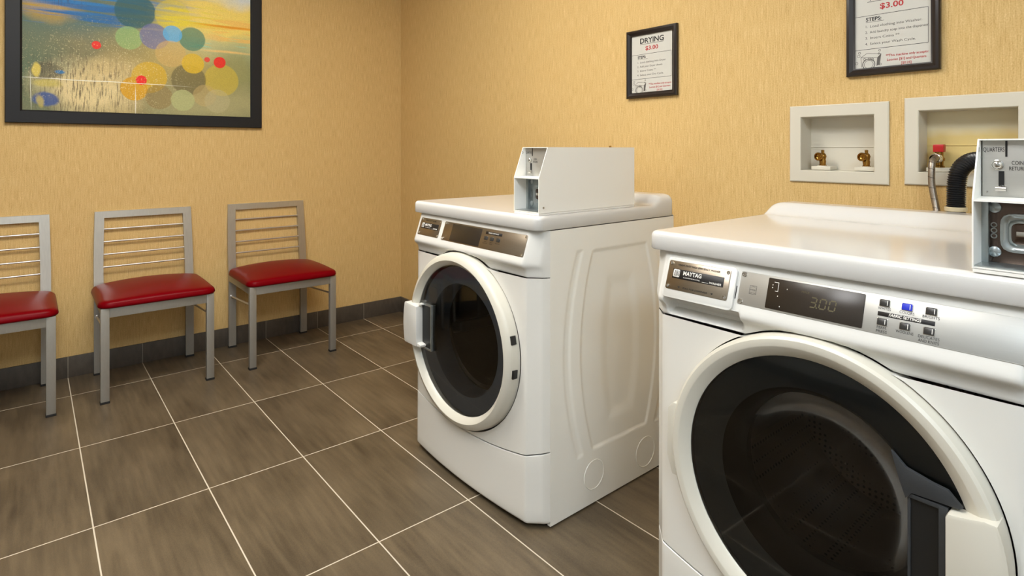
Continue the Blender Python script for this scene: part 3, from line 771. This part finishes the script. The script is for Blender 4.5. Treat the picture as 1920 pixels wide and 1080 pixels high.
ctext(mc, 'FABRIC SETTINGS', .3285, .8367, .0068, .0026, lb, M['whiteink'], .02, shear=.2, width=.047)
bl = B()
for y, z, s_, wd in ((.3598, .8452, 'WHITES', .0195), (.3265, .8452, 'COLORS', .0215), (.2925, .8452, 'BRIGHTS', .0235), (.3605, .8145, 'PERM.', .0150), (.3605, .8085, 'PRESS', .0165),
                   (.3270, .8145, 'WOOLENS', .0255), (.2930, .8140, 'DELICATES', .0290), (.2930, .8080, 'AND KNITS', .0285)):
    ctext(mc, s_, y, z, .0064, .0020, None, None, width=wd, b=bl)
bl.build('lettering', M['ink'], cp2, smooth=False, recalc=False)

# --- washer door handle, pocket, trim, hinge
def ringpoly(cy, cz, R, a0, a1, n, sy=1):
    return [(cy + R * sy * math.cos(math.radians(a0 + (a1 - a0) * i / n)), cz + R * math.sin(math.radians(a0 + (a1 - a0) * i / n))) for i in range(n + 1)]
cy, cz = .477, .480
# angle measured from +Y ; right of the picture is -Y (180 deg)
aa = 180 - math.degrees(math.asin((.566 - cz) / .2925)); ab = 180 + math.degrees(math.asin((cz - .385) / .2925))
hp = [(.2625, .383), (.2625, .556), (.2590, .5615), (.2400, .5645), (.215, .571)] + ringpoly(cy, cz, .2925, aa - 1, ab, 14)
B().prism(hp, 0, 1.082, 1.122, .004).build('door_handle', M['ring'], door2, ang=35)
pk = B().box((1.1005, .3130, .385), (1.122, .3175, .562), .0015).box((1.0975, .262, .385), (1.122, .2745, .560), .0015).box((1.0985, .262, .555), (1.122, .3175, .5625), .0015)
pk.build('handle_surround', M['doorblack'], door2)
B().box((1.1035, .274, .385), (1.110, .3135, .556)).build('handle_pocket', M['black'], door2)
tr = [(.3400, .6230), (.3180, .6020), (.2830, .5930), (.2620, .5900), (.2430, .5700), (.2480, .5670), (.2750, .5660), (.3100, .5640), (.3190, .5520), (.3300, .5850)]
B().prism(tr, 0, 1.0965, 1.104, .0015).build('door_trim', M['doorblack'], door2)
hg = B().prism([(cy + .286, .56), (cy + .300, .545), (cy + .303, .44), (cy + .290, .40), (cy + .278, .40), (cy + .276, .56)], 0, 1.098, 1.124, .003)
hg.build('hinge_cover', M['ring'], door2)
B().box((1.108, cy + .298, .430), (1.122, cy + .308, .452), .002).build('hinge_pin', M['black'], door2)

# --- dryer door handle, pocket and hinges
cy, cz = 1.615, .484
oa = ringpoly(cy, cz, .292, 14.8, -14.3, 12, 1.03)
hpoly = oa + [(1.822, .412), (1.822, .556)]
h1 = B().prism(hpoly, 0, 1.066, 1.100, .004)
h1.prism([(1.826, .412), (1.800, .414), (1.798, .422), (1.826, .426)], 0, 1.070, 1.104, .002)
h1.prism([(1.826, .556), (1.806, .562), (1.806, .568), (1.826, .566)], 0, 1.078, 1.104, .002)
h1.build('door_handle', M['plastic'], door1, ang=35)
pk = B().box((1.088, 1.757, .410), (1.112, 1.762, .566), .0015).box((1.088, 1.757, .562), (1.112, 1.826, .568), .0015).box((1.088, 1.757, .406), (1.112, 1.826, .412), .0015)
pk.build('handle_surround', M['galv'], door1)
B().box((1.0925, 1.760, .411), (1.105, 1.826, .563)).build('handle_pocket', M['black'], door1)
for zz in (.552, .452):
    a = math.asin((zz - cz) / .2880)
    y = cy - .2882 * 1.03 * math.cos(a)
    mt = Matrix.Translation((1.106, y, zz)) @ Matrix.Rotation(-a * .9, 4, 'X')
    B().box((-.008, -.0022, -.013), (.010, .004, .013), .001, 2, mt).build('hinge_slot', M['black'], door1)

# ---------------------------------------------------------------- coin boxes
def coin_box(YR, YL, xf, z0, z1, xb, label, foot=.006, lockm='reflectchrome'):
    root = thing('coin_meter_box', label, 'coin box', ((xf + xb) / 2, (YR + YL) / 2, z0))
    zm = z0 + (z1 - z0) * .545; xt = xf + .036; th = .0022
    h = B()
    side = [(xf, z0 + foot), (xf, zm), (xt, z1), (xb, z1), (xb, z0 + foot)]
    h.prism(side, 1, YR, YR + th); h.prism(side, 1, YL - th, YL)
    h.box((xt, YR + .0005, z1 - th), (xb, YL - .0005, z1)); h.box((xb - th, YR + .0005, z0 + foot), (xb, YL - .0005, z1 - .0005))
    h.box((xf + .001, YR + .001, z0 + foot), (xb, YL - .001, z0 + foot + th))
    hs = h.build('housing', M['coinbox'], root, smooth=False)
    B().box((xf + .001, YR + .001, z0), (xb - .001, YL - .001, z0 + foot - .0008)).build('base', M['coinbox'], root, smooth=False)
    B().prism([(xf + .001, zm - .003), (xf + .001, zm), (xf + .045, zm + .003), (xf + .045, zm)], 1, YR + th, YL - th).build('shelf', M['coinbox'], root, smooth=False)
    k = (z1 - z0) / .2
    # upper stainless panel
    xp = xf + .046
    up = B().box((xp, YR + th, zm + .002), (xp + .002, YL - .004, z1 - th), .0004).build('slide_panel', M['silver'], root)
    yl = YL - .2485   # shift so that numbers below match the box measured at YL=.243
    zz = lambda v: z0 + (v - .93) * k
    lt = B()
    def ptext(s_, y, z, size, wd, bold=0):
        vs, fs = text_mesh(s_, size, bold, width=wd); lt.add([(xp - .0006, yl + y - v[0], zz(z) + v[1]) for v in vs], fs)
    ptext('QUARTERS', .2300, 1.1135, .0098, .0265, 0); ptext('COIN', .2010, 1.0935, .0085, .0140, 0); ptext('RETURN', .2005, 1.0850, .0085, .0210, 0)
    lt.build('lettering', M['ink'], up, smooth=False, recalc=False)
    vs, fs = text_mesh('D', .0095, .01, width=.006)
    B().add([(xf + .033 + v[0], YL - th - .0006, zz(1.1135) + v[1]) for v in vs], fs).build('lettering', M['greyink'], hs, smooth=False, recalc=False)
    B().box((xp - .0008, yl + .2132, zz(1.103)), (xp + .0005, yl + .2158, zz(1.127))).build('coin_slot', M['black'], up)
    B().lathe([(.0082, 0), (.0080, .0015), (.0068, .002), (.0062, .004), (.004, .0058), (.0003, .0062)], (xp, yl + .2255, zz(1.0905)), (-1, 0, 0), 24).build('coin_button', M['chrome'], up)
    B().box((xp - .0008, yl + .2170, zz(1.057)), (xp + .0005, yl + .2240, zz(1.081)), 0).build('lever_slot', M['black'], up)
    B().tube([(xp - .006, yl + .2265, zz(1.0545)), (xp - .006, yl + .2135, zz(1.0545))], .0042, 14).tube([(xp, yl + .2200, zz(1.058)), (xp - .006, yl + .2200, zz(1.0545))], .003).build('return_lever', M['chrome'], up)
    if wash_like(YL): pass
    for y_, z_ in ((.2385, 1.129), (.2385, 1.049)):
        B().lathe([(.0016, 0), (.0012, .0009), (.0002, .001)], (xp, yl + y_, zz(z_)), (-1, 0, 0), 10).build('rivet', M['chrome'], up)
    # lower lock plate in a deeper recess
    xq = xf + .058
    lp = B().box((xq, YR + th, z0 + foot + .002), (xq + .002, YL - .0035, zm - .003), .0004).build('lock_plate', M[lockm], root)
    fl = B().box((xq - .010, YL - th - .009, z0 + foot + .002), (xq, YL - th, zm - .004), .0008)
    fl.box((xf + .004, YR + th, z0 + foot + .002), (xq, YL - th, z0 + foot + .0045), .0006).build('lock_flange', M['galv'], root)
    cyb = (YR + YL) / 2; czb = zz(.987)
    def rr_ring(hw, r, x): 
        out = []
        for q in range(32):
            a = 2 * PI * q / 32; n_ = 4.5
            c_, s_ = math.cos(a), math.sin(a); rad = (abs(c_) ** n_ + abs(s_) ** n_) ** (-1 / n_)
            out.append((x, cyb + hw * rad * c_, czb + hw * rad * s_))
        return out
    B().grid([rr_ring(.031, 0, xq + .0005), rr_ring(.0305, 0, xq - .0035), rr_ring(.027, 0, xq - .004), rr_ring(.024, 0, xq - .001), rr_ring(.0215, 0, xq - .001), rr_ring(.0195, 0, xq - .0045), rr_ring(.0165, 0, xq - .005)], True).build('lock_collar', M['galv'], lp, ang=50)
    B().grid([rr_ring(.0168, 0, xq - .0048), rr_ring(.015, 0, xq - .006), rr_ring(.001, 0, xq - .006)], True).build('lock', M['reflectchrome'], lp)
    B().box((xq - .0095, cyb - .006, czb - .004), (xq - .0055, cyb + .010, czb + .004), .001).build('lock_key_slot', M['chrome'], lp)
    for y_ in (YL - .0175, YR + .0175):
        for z_ in (1.0245, .9565):
            B().lathe([(.0088, 0), (.0082, .0022), (.005, .004), (.0004, .0048)], (xq, y_, zz(z_)), (-1, 0, 0), 20).build('rivet', M['galv'], lp)
    for q in range(3):
        B().lathe([(.0026, 0), (.0030, .0012), (.0040, .0012), (.0044, 0)], (xq, YL - .0165, zz(.9805 + .0085 * q)), (-1, 0, 0), 16).build('stamped_mark', M['galv'], lp)
    B().lathe([(.0035, 0), (.0033, .0016), (.0015, .0018), (.0003, .001)], (xf + .018, YR, z0 + .022), (0, -1, 0), 14).build('screw', M['chrome'], hs)
    B().lathe([(.004, 0), (.004, .004), (.0005, .006)], (xb - .09, YR + .03, z1), (0, 0, 1), 12).build('lid_stud', M['brass'], hs)
    return root
def wash_like(y): return y < 1
coin_box(1.264, 1.378, 1.152, .9245, 1.1265, 1.594, 'white metal coin box standing on the lid of the dryer', lockm='galv')
coin_box(.130, .2405, 1.135, .9285, 1.1365, 1.575, 'white coin box marked QUARTERS on the foreground washer, at the right edge', foot=.006)

# ---------------------------------------------------------------- wall fittings
def outlet_box(y0, y1, z0, z1, op, label, yellow=False):
    r = thing('washer_outlet_box', label, 'outlet box', (XB, (y0 + y1) / 2, z0))
    oy0, oy1, oz0, oz1 = op; xo, xi = XB - .007, XB
    f = B()
    R = lambda a, b_, c, d, x: [(x, a, c), (x, b_, c), (x, b_, d), (x, a, d)]
    f.grid([R(y0, y1, z0, z1, xi - .0002), R(y0, y1, z0, z1, xo + .002), R(y0 + .003, y1 - .003, z0 + .003, z1 - .003, xo), R(oy0 - .002, oy1 + .002, oz0 - .002, oz1 + .002, xo),
            R(oy0, oy1, oz0, oz1, xo + .002), R(oy0 + .001, oy1 - .001, oz0 + .001, oz1 - .001, XB + .068)], True)
    f.build('flange', M['box'], r, ang=30)
    mb = M['box']
    if yellow:
        m, nt, p = newmat('yellowed_box_back'); L = nt.links.new
        tc = N(nt, 'ShaderNodeTexCoord'); sx = N(nt, 'ShaderNodeSeparateXYZ'); L(tc.outputs['Object'], sx.inputs[0])
        no = N(nt, 'ShaderNodeTexNoise'); no.inputs['Scale'].default_value = 25; L(tc.outputs['Object'], no.inputs['Vector'])
        ad = N(nt, 'ShaderNodeMath', operation='MULTIPLY_ADD', i1=.02); L(no.outputs[0], ad.inputs[0]); L(sx.outputs[2], ad.inputs[2])
        mr = N(nt, 'ShaderNodeMapRange'); mr.inputs[1].default_value = .148 ; mr.inputs[2].default_value = .176
        L(ad.outputs[0], mr.inputs[0]); mx = N(nt, 'ShaderNodeMix', data_type='RGBA')
        mx.inputs[6].default_value = C(216, 190, 122); mx.inputs[7].default_value = C(218, 206, 172)
        L(mr.outputs[0], mx.inputs[0]); L(mx.outputs[2], p.inputs['Base Color']); p.inputs['Roughness'].default_value = .5; mb = m
    bk = B().add(R(oy0, oy1, oz0, oz1, XB + .068), [(0, 1, 2, 3)]); bk.build('box_back', mb, r, smooth=False)
    bk = B().box((XB + .0655, oy0 + .001, (oz0 + oz1) / 2 - .012), (XB + .068, oy1 - .001, (oz0 + oz1) / 2 - .010)).build('moulded_rib', mb, r)
    return r
OB1 = outlet_box(.617, .911, 1.013, 1.264, OPEN[0], 'cream recessed plumbing box with two bare brass valves')
OB2 = outlet_box(.282, .577, 1.017, 1.270, OPEN[1], 'cream recessed plumbing box with red-handled valve and yellowed back', True)
def brass_valve(y, x=2.012, z=1.0655):
    v = B()
    v.lathe([(.012, 0), (.012, .003), (.0095, .004), (.0098, .010), (.0105, .016), (.009, .020), (.010, .026), (.0115, .032), (.009, .039), (.005, .043), (.0045, .046), (.005, .048), (.005, .052), (.0005, .053)], (x, y, z), (0, 0, 1), 20)
    v.lathe([(.009, -.002), (.0095, .010), (.0125, .012), (.0138, .014), (.0138, .020), (.0125, .0225), (.0085, .023), (.0075, .018), (.004, .016), (.0004, .016)], (x, y + .001, z + .030), (-.93, .34, .05), 24)
    return v
for yy in (.820, .690):
    st = B().box((1.992, yy - .032, 1.0525), (2.045, yy + .028, 1.0645), .002).build('valve_base', M['box'], OB1)
    B().lathe([(.017, 0), (.016, .002), (.0005, .002)], (2.012, yy, 1.0645), (0, 0, 1), 20).build('gasket', M['box'], st)
    brass_valve(yy).build('brass_valve', M['brass'], OB1, ang=35)
B().box((1.992, .44, 1.056), (2.045, .528, 1.068), .002).build('valve_base', M['box'], OB2)
vv = B().lathe([(.013, 0), (.013, .004), (.010, .006), (.0105, .018), (.0135, .020), (.0135, .026), (.010, .030), (.010, .045), (.0005, .046)], (2.008, .500, 1.068), (0, 0, 1), 20)
vv.lathe([(.010, 0), (.010, .024)], (2.008, .500, 1.094), (-.9, .38, 0), 20)
va = vv.build('brass_valve', M['brass'], OB2, ang=35)
B().box((1.996, .487, 1.112), (2.020, .513, 1.134), .003).build('valve_handle', M['redplastic'], va, label='red valve handle')
# supply hose (braided)
def bez(P, n):
    out = []
    for i in range(len(P) - 1):
        p0 = Vector(P[max(i - 1, 0)]); p1 = Vector(P[i]); p2 = Vector(P[i + 1]); p3 = Vector(P[min(i + 2, len(P) - 1)])
        for k in range(n):
            t = k / n; out.append(.5 * ((2 * p1) + (p2 - p0) * t + (2 * p0 - 5 * p1 + 4 * p2 - p3) * t * t + (3 * p1 - p0 - 3 * p2 + p3) * t ** 3))
    out.append(Vector(P[-1])); return out
hp_ = bez([(1.984, .496, 1.0945), (1.965, .499, 1.0945), (1.948, .501, 1.084), (1.940, .501, 1.060), (1.935, .499, 1.02), (1.928, .490, .975), (1.918, .482, .94), (1.905, .475, .90), (1.89, .465, .80), (1.885, .46, .62), (1.86, .46, .45), (1.82, .46, .38)], 12)
sh = thing('supply_hose', 'braided steel water hose hanging from the red-handled valve', 'hose', (1.965, .517, .38))
B().tube(hp_[8:], .0085, 12).build('hose_tube', M['braid'], sh)
cpn = B()
cpn.lathe([(.0105, 0), (.0135, .002), (.0135, .007), (.012, .008), (.0138, .010), (.0138, .015), (.0120, .016), (.0125, .022), (.0095, .026)], (1.996, .499, 1.0942), (-.96, .26, 0), 20)
cpn.build('hose_coupling', M['chrome'], sh, ang=30)
b = B()
for i in range(18, len(hp_) - 2, 8):
    p = hp_[i]; d = (hp_[i + 1] - hp_[i - 1]).normalized()
    b.lathe([(.0086, -.0006), (.0090, 0), (.0086, .0006)], p, (d.x, d.y + .35, d.z), 14)
b.build('hose_stripe', M['ink'], sh)
# drain hose (corrugated)
dp = bez([(2.022, .350, 1.02), (2.012, .357, 1.058), (1.985, .372, 1.084), (1.955, .393, 1.092), (1.926, .415, 1.086), (1.906, .430, 1.062), (1.900, .435, 1.025), (1.899, .436, .975), (1.898, .436, .93), (1.896, .434, .85), (1.885, .42, .70), (1.86, .41, .55), (1.82, .40, .47)], 26)
# resample evenly and ripple the radius
L_ = [0]
for a, c in zip(dp[:-1], dp[1:]): L_.append(L_[-1] + (c - a).length)
pts = []; rad = []; s_ = 0; j = 0; step = .00095
while s_ < L_[-1]:
    while L_[j + 1] < s_: j += 1
    t = (s_ - L_[j]) / max(1e-9, L_[j + 1] - L_[j]); pts.append(dp[j].lerp(dp[j + 1], t)); rad.append(.0205 + .0018 * math.cos(2 * PI * s_ / .0057)); s_ += step
dh = thing('drain_hose', 'black corrugated drain hose arching into the plumbing box', 'hose', (1.9, .43, .47))
B().tube(pts, rad, 18).build('hose_tube', M['hose'], dh, ang=60)
# beige hook-shaped guide hugging the inside of the bend
gd = [];
for i, p in enumerate(dp[26:205:6]):
    i0 = 26 + i * 6; d = (dp[i0 + 1] - dp[i0 - 1]).normalized()
    c_ = Vector((1.975, .392, 1.00)) - p; c_ = (c_ - d * c_.dot(d)).normalized(); gd.append(p + c_ * .0235)
B().tube(gd, .0062, 8).build('hose_guide', M['guide'], dh)
B().lathe([(.0232, 0), (.0250, .001), (.0250, .011), (.0232, .012), (.0232, 0)], (1.898, .436, .955), (0, 0, 1), 24).build('guide_clip', M['guide'], dh)

# ---------------------------------------------------------------- framed signs
def sign(y0, y1, z0, z1, title, lines, label, twid, mframe):
    t = thing('framed_sign', label, 'sign', (XB, (y0 + y1) / 2, z0))
    fw = .023; f = B()
    R = lambda q, x: [(x, y0 + q, z0 + q), (x, y1 - q, z0 + q), (x, y1 - q, z1 - q), (x, y0 + q, z1 - q)]
    f.grid([R(0, XB - .001), R(0, XB - .013), R(.003, XB - .017), R(.010, XB - .018), R(.019, XB - .011), R(fw, XB - .010), R(fw, XB - .004)], True)
    f.build('frame', mframe, t, ang=20)
    py0, py1, pz0, pz1 = y0 + fw, y1 - fw, z0 + fw, z1 - fw; xs_ = XB - .0045
    pp = B().box((xs_, py0, pz0), (XB - .001, py1, pz1)).build('paper', M['paper'], t, smooth=False)
    W, H = py1 - py0, pz1 - pz0; X = xs_ - .0004
    def put(b, s_, fx_, fy_, size, width=None, bold=0, align='CENTER'):
        vs, fs = text_mesh(s_, size, bold, width=width, align=align)
        b.add([(X, py1 - fx_ * W - v[0], pz1 - fy_ * H + v[1]) for v in vs], fs)
    def rect(b, fx0, fx1, fy0, fy1): b.add([(X, py1 - fx0 * W, pz1 - fy0 * H), (X, py1 - fx1 * W, pz1 - fy0 * H), (X, py1 - fx1 * W, pz1 - fy1 * H), (X, py1 - fx0 * W, pz1 - fy1 * H)], [(0, 1, 2, 3)])
    k = B(); put(k, title, .5, .105, .030, twid * W, .02); rect(k, .5 - twid / 2, .5 + twid / 2, .158, .164)
    put(k, 'STEPS:', .15, .385, .0155, None, .025, 'LEFT'); rect(k, .15, .40, .417, .421)
    for fy_ in (.333, .760): rect(k, .0, .965, fy_, fy_ + .005)
    rect(k, .96, .965, .333, .765)
    k.build('heading_lettering', M['ink'], pp, smooth=False, recalc=False)
    g = B()
    for i, l in enumerate(lines): put(g, '%d.' % (i + 1), .14, .475 + i * .0735, .0108, None, 0, 'LEFT'); put(g, l, .205, .475 + i * .0735, .0108, min(.775, .0262 * len(l)) * W, 0, 'LEFT')
    g.build('step_lettering', M['greyink'], pp, smooth=False, recalc=False)
    r_ = B(); put(r_, '$3.00', .5, .240, .0235, .31 * W, .02); r_.build('price_lettering', M['redink'], pp, smooth=False, recalc=False)
    r_ = B()
    put(r_, '**This machine only accepts:', .695, .868, .0100, .545 * W, .012); put(r_, 'Loonies [$1] and Quarters', .690, .922, .0100, .50 * W, .012); put(r_, '[$0.25]', .69, .976, .0100, .13 * W, .012)
    r_.build('notice_lettering', M['redink'], pp, smooth=False, recalc=False)
    # little line drawing of a machine in suds
    d = B()
    def line(pts_, wd=.0006):
        for (a0, b0), (a1, b1) in zip(pts_[:-1], pts_[1:]):
            p0 = Vector((py1 - a0 * W, pz1 - b0 * H)); p1 = Vector((py1 - a1 * W, pz1 - b1 * H)); n_ = (p1 - p0).normalized(); n_ = Vector((-n_.y, n_.x)) * wd
            d.add([(X, *(p0 + n_)), (X, *(p1 + n_)), (X, *(p1 - n_)), (X, *(p0 - n_))], [(0, 1, 2, 3)])
    def circ(cx_, cy_, r__, wd=.0006, a0=0, a1=360): line([(cx_ + r__ * math.cos(math.radians(a)) , cy_ + r__ * .82 * math.sin(math.radians(a))) for a in range(a0, a1 + 1, 20)], wd)
    line([(.09, .985), (.08, .86), (.16, .815), (.36, .835), (.31, .88), (.08, .862)]); line([(.31, .88), (.30, .985)]); line([(.36, .835), (.335, .975)])
    circ(.19, .955, .085, .0012, 140, 400); circ(.19, .955, .062)
    for c_ in ((.06, .80, .016), (.05, .84, .02), (.13, .885, .016), (.24, .895, .018), (.20, .885, .016), (.34, .79, .014), (.33, .83, .012), (.02, .93, .02), (.35, .965, .014)): circ(*c_)
    d.build('drawing', M['greyink'], pp, smooth=False, recalc=False)
    dd = B()
    dd.add([(X, py1 - a_ * W, pz1 - b_ * H) for a_, b_ in ((.312, .882), (.355, .842), (.330, .972), (.302, .980))], [(0, 1, 2, 3)])
    dd.build('drawing_shade', M['galv'] if False else M['greyink'], pp, smooth=False, recalc=False)
    return t
sign(1.352, 1.603, 1.335, 1.621, 'DRYING', ['Load clothing into Dryer', 'Add your Dryer sheets', 'Insert Coins **', 'Select your Dry Cycle.'], 'black framed DRYING instruction sign on the wall above the dryer', .58, M['frame_dark'])
sign(.488, .732, 1.346, 1.632, 'WASHING', ['Load clothing into Washer.', 'Add laundry soap into the dispenser.', 'Insert Coins **', 'Select your Wash Cycle.'], 'dark framed washing instruction sign above the plumbing boxes, cut by the top edge', .66, M['frame_dark'])

# ---------------------------------------------------------------- framed painting
def painting_mat():
    m, nt, p = newmat('abstract_painting'); L = nt.links.new
    tc = N(nt, 'ShaderNodeTexCoord'); pos = tc.outputs['Object']
    def noise(s, d=3, dist=0):
        mp = N(nt, 'ShaderNodeMapping'); mp.inputs['Scale'].default_value = s; L(pos, mp.inputs[0])
        n = N(nt, 'ShaderNodeTexNoise'); n.inputs['Scale'].default_value = 1; n.inputs['Detail'].default_value = d; n.inputs['Distortion'].default_value = dist
        L(mp.outputs[0], n.inputs['Vector']); return n
    wob = noise((6, 6, 6), 4); wo2 = noise((2.2, 1, 22), 4)
    def warp(amt, src):
        s = N(nt, 'ShaderNodeVectorMath', operation='SUBTRACT'); s.inputs[1].default_value = (.5, .5, .5); L(src.outputs['Color'], s.inputs[0])
        k = N(nt, 'ShaderNodeVectorMath', operation='SCALE'); k.inputs['Scale'].default_value = amt; L(s.outputs[0], k.inputs[0])
        a = N(nt, 'ShaderNodeVectorMath', operation='ADD'); L(pos, a.inputs[0]); L(k.outputs[0], a.inputs[1]); return a.outputs[0]
    wposA = warp(.28, wo2); wposB = warp(.16, wob); wposC = warp(.012, wob); wposM = warp(.06, wob)
    cur = None
    def blob(cur, posn, cx, cz, rx, rz, col, al, soft, tex=None):
        mp = N(nt, 'ShaderNodeMapping'); mp.vector_type = 'TEXTURE'
        mp.inputs['Location'].default_value = (cx, 0, cz); mp.inputs['Scale'].default_value = (rx, 1e6, rz); L(posn, mp.inputs[0])
        ln = N(nt, 'ShaderNodeVectorMath', operation='LENGTH'); L(mp.outputs[0], ln.inputs[0])
        mr = N(nt, 'ShaderNodeMapRange'); mr.inputs[1].default_value = 1 + soft; mr.inputs[2].default_value = 1 - soft; mr.inputs[3].default_value = 0; mr.inputs[4].default_value = al
        L(ln.outputs['Value'], mr.inputs[0]); fac = mr.outputs[0]
        if tex is not None:
            mu = N(nt, 'ShaderNodeMath', operation='MULTIPLY'); L(fac, mu.inputs[0]); L(tex, mu.inputs[1]); fac = mu.outputs[0]
        mx = N(nt, 'ShaderNodeMix', data_type='RGBA'); L(fac, mx.inputs[0])
        if isinstance(cur, tuple): mx.inputs[6].default_value = cur
        else: L(cur, mx.inputs[6])
        mx.inputs[7].default_value = C(*col); return mx.outputs[2]
    def thr(n, a, b_):
        mr = N(nt, 'ShaderNodeMapRange'); mr.inputs[1].default_value = a; mr.inputs[2].default_value = b_; L(n.outputs[0], mr.inputs[0]); return mr.outputs[0]
    strk = noise((3, 1, 55), 4, .3); vstr = noise((230, 1, 22), 5); fleck = noise((190, 1, 150), 4); strk2 = noise((4, 1, 35), 3, .5)
    cur = C(122, 122, 88)
    for a in ((.12, 1.70, .24, .22, (64, 104, 104), .95, .6), (.40, 1.70, .12, .05, (150, 150, 104), .7, .6), (.70, 1.66, .16, .06, (206, 186, 120), .7, .6), (.25, 1.62, .30, .10, (140, 128, 84), .8, .6), (.85, 1.72, .28, .10, (190, 200, 160), .9, .5), (.90, 1.88, .34, .16, (238, 212, 120), 1, .35),
              (.98, 1.99, .16, .06, (210, 216, 220), .9, .6), (.62, 1.58, .25, .12, (196, 172, 104), .7, .6), (.95, 1.55, .16, .14, (150, 148, 96), .8, .6), (.80, 1.36, .4, .08, (172, 164, 118), .8, .6), (.35, 1.36, .12, .12, (150, 132, 84), .8, .5),
              (.02, 1.50, .10, .20, (92, 108, 80), .8, .6), (.05, 1.84, .12, .08, (200, 160, 60), .85, .5)): cur = blob(cur, wposB, *a)
    s1 = thr(strk, .40, .62)
    for a in ((.30, 1.86, .34, .060, (40, 120, 186), 1, .3), (.20, 1.79, .22, .035, (30, 104, 170), 1, .4), (.33, 1.93, .34, .03, (60, 140, 200), .9, .4), (.52, 1.99, .2, .04, (50, 110, 160), .9, .4)): cur = blob(cur, wposA, *a, tex=s1)
    s2 = thr(strk2, .5, .56)
    for a in ((.62, 1.84, .20, .06, (228, 210, 80), .9, .4), (.92, 1.80, .22, .05, (240, 190, 110), .7, .4), (.90, 1.70, .2, .02, (150, 200, 170), .8, .4)): cur = blob(cur, wposA, *a, tex=s2)
    cur = blob(cur, wposC, .88, 1.815, .15, .006, (228, 150, 40), .9, .5); cur = blob(cur, wposC, .86, 1.672, .14, .006, (240, 200, 130), .8, .6)
    # pale scraped area, lower left, with dark vertical flecks
    cur = blob(cur, wposB, .24, 1.42, .19, .13, (226, 206, 156), .95, .45)
    cur = blob(cur, wposB, .33, 1.52, .12, .08, (206, 182, 128), .7, .5)
    v1 = thr(vstr, .50, .66)
    cur = blob(cur, wposB, .20, 1.42, .22, .16, (72, 52, 28), .85, .4, tex=v1)
    cur = blob(cur, wposB, .10, 1.90, .12, .06, (60, 50, 30), .8, .4, tex=v1)
    cur = blob(cur, wposM, .07, 1.50, .055, .045, (70, 66, 44), .7, .2); cur = blob(cur, wposM, .035, 1.505, .018, .035, (222, 200, 104), .9, .2)
    cur = blob(cur, wposM, .07, 1.435, .05, .022, (196, 180, 96), .8, .3); cur = blob(cur, wposM, .055, 1.355, .05, .034, (62, 84, 140), .9, .15); cur = blob(cur, wposC, .115, 1.497, .018, .009, (60, 120, 170), .9, .3)
    cur = blob(cur, wposM, .03, 1.345, .012, .03, (200, 180, 90), .7, .3)
    for cx, cz_, r, col, al in ((.423,1.838,.091,(20,85,90),.8),(.594,1.841,.084,(225,205,70),.45),(.396,1.697,.059,(150,190,120),.6),(.510,1.718,.067,(110,110,160),.7),
        (.688,1.725,.065,(50,120,100),.75),(.594,1.743,.045,(110,180,225),.85),(.585,1.634,.072,(210,175,110),.6),(.488,1.499,.082,(222,180,50),.65),(.420,1.435,.061,(215,160,35),.85),
        (.836,1.510,.090,(205,180,70),.6),(.671,1.500,.084,(110,100,60),.8),(.692,1.591,.055,(222,186,64),.8),(.533,1.398,.064,(140,115,65),.6),(.750,1.418,.059,(190,165,110),.5),(.814,1.391,.065,(185,175,135),.5),(.644,1.386,.057,(178,180,126),.8),
        (.258,1.645,.020,(235,45,30),1),(.451,1.481,.025,(235,45,35),1),(.826,1.609,.031,(230,70,60),1),(.762,1.620,.014,(225,90,80),.95)):
        cur = blob(cur, wposC, cx, cz_, r, r, col, al, .035)
    fl = thr(fleck, .60, .66)
    cur = blob(cur, wposB, .30, 1.50, .30, .22, (232, 218, 170), .6, .5, tex=fl)
    cur = blob(cur, wposC, .28, 1.462, .34, .0022, (240, 236, 220), .9, .3); cur = blob(cur, wposC, .425, 1.36, .0022, .08, (240, 236, 220), .8, .3); cur = blob(cur, wposC, .005, 1.40, .0018, .09, (230, 230, 210), .7, .3)
    wv = noise((500, 1, 500), 2); hs = N(nt, 'ShaderNodeHueSaturation'); mr = N(nt, 'ShaderNodeMapRange'); mr.inputs[3].default_value = .58; mr.inputs[4].default_value = 1.36
    L(wv.outputs[0], mr.inputs[0]); L(mr.outputs[0], hs.inputs['Value']); hs.inputs['Saturation'].default_value = 1.08
    L(cur, hs.inputs['Color']); L(hs.outputs[0], p.inputs['Base Color']); p.inputs['Roughness'].default_value = .55
    b_ = N(nt, 'ShaderNodeBump'); b_.inputs['Strength'].default_value = .2; b_.inputs['Distance'].default_value = .001; L(wv.outputs[0], b_.inputs['Height']); L(b_.outputs[0], p.inputs['Normal'])
    return m
pa = thing('framed_painting', 'large abstract painting in a wide black frame hung above the chairs', 'painting', (.48, YA, 1.245))
ax0, ax1, az0, az1, fw = -.088, 1.052, 1.245, 2.09, .062
f = B(); R = lambda q, y: [(ax0 + q, y, az0 + q), (ax1 - q, y, az0 + q), (ax1 - q, y, az1 - q), (ax0 + q, y, az1 - q)]
f.grid([R(0, YA - .001), R(0, YA - .020), R(.003, YA - .024), R(.054, YA - .024), R(fw - .003, YA - .021), R(fw, YA - .018), R(fw, YA - .010)], True)
f.build('frame', M['frame_black'], pa, ang=20)
cv = B().box((ax0 + fw, YA - .013, az0 + fw), (ax1 - fw, YA - .006, az1 - fw))
cv_o = cv.build('canvas', painting_mat(), None, smooth=False)
cv_o.data.transform(Matrix.Identity(4))
# keep the paint laid out in room metres: canvas mesh stays in room coordinates below an un-rotated parent
cv_o.parent = pa; cv_o.matrix_parent_inverse = Matrix.Translation((-.48, -YA, -1.245))
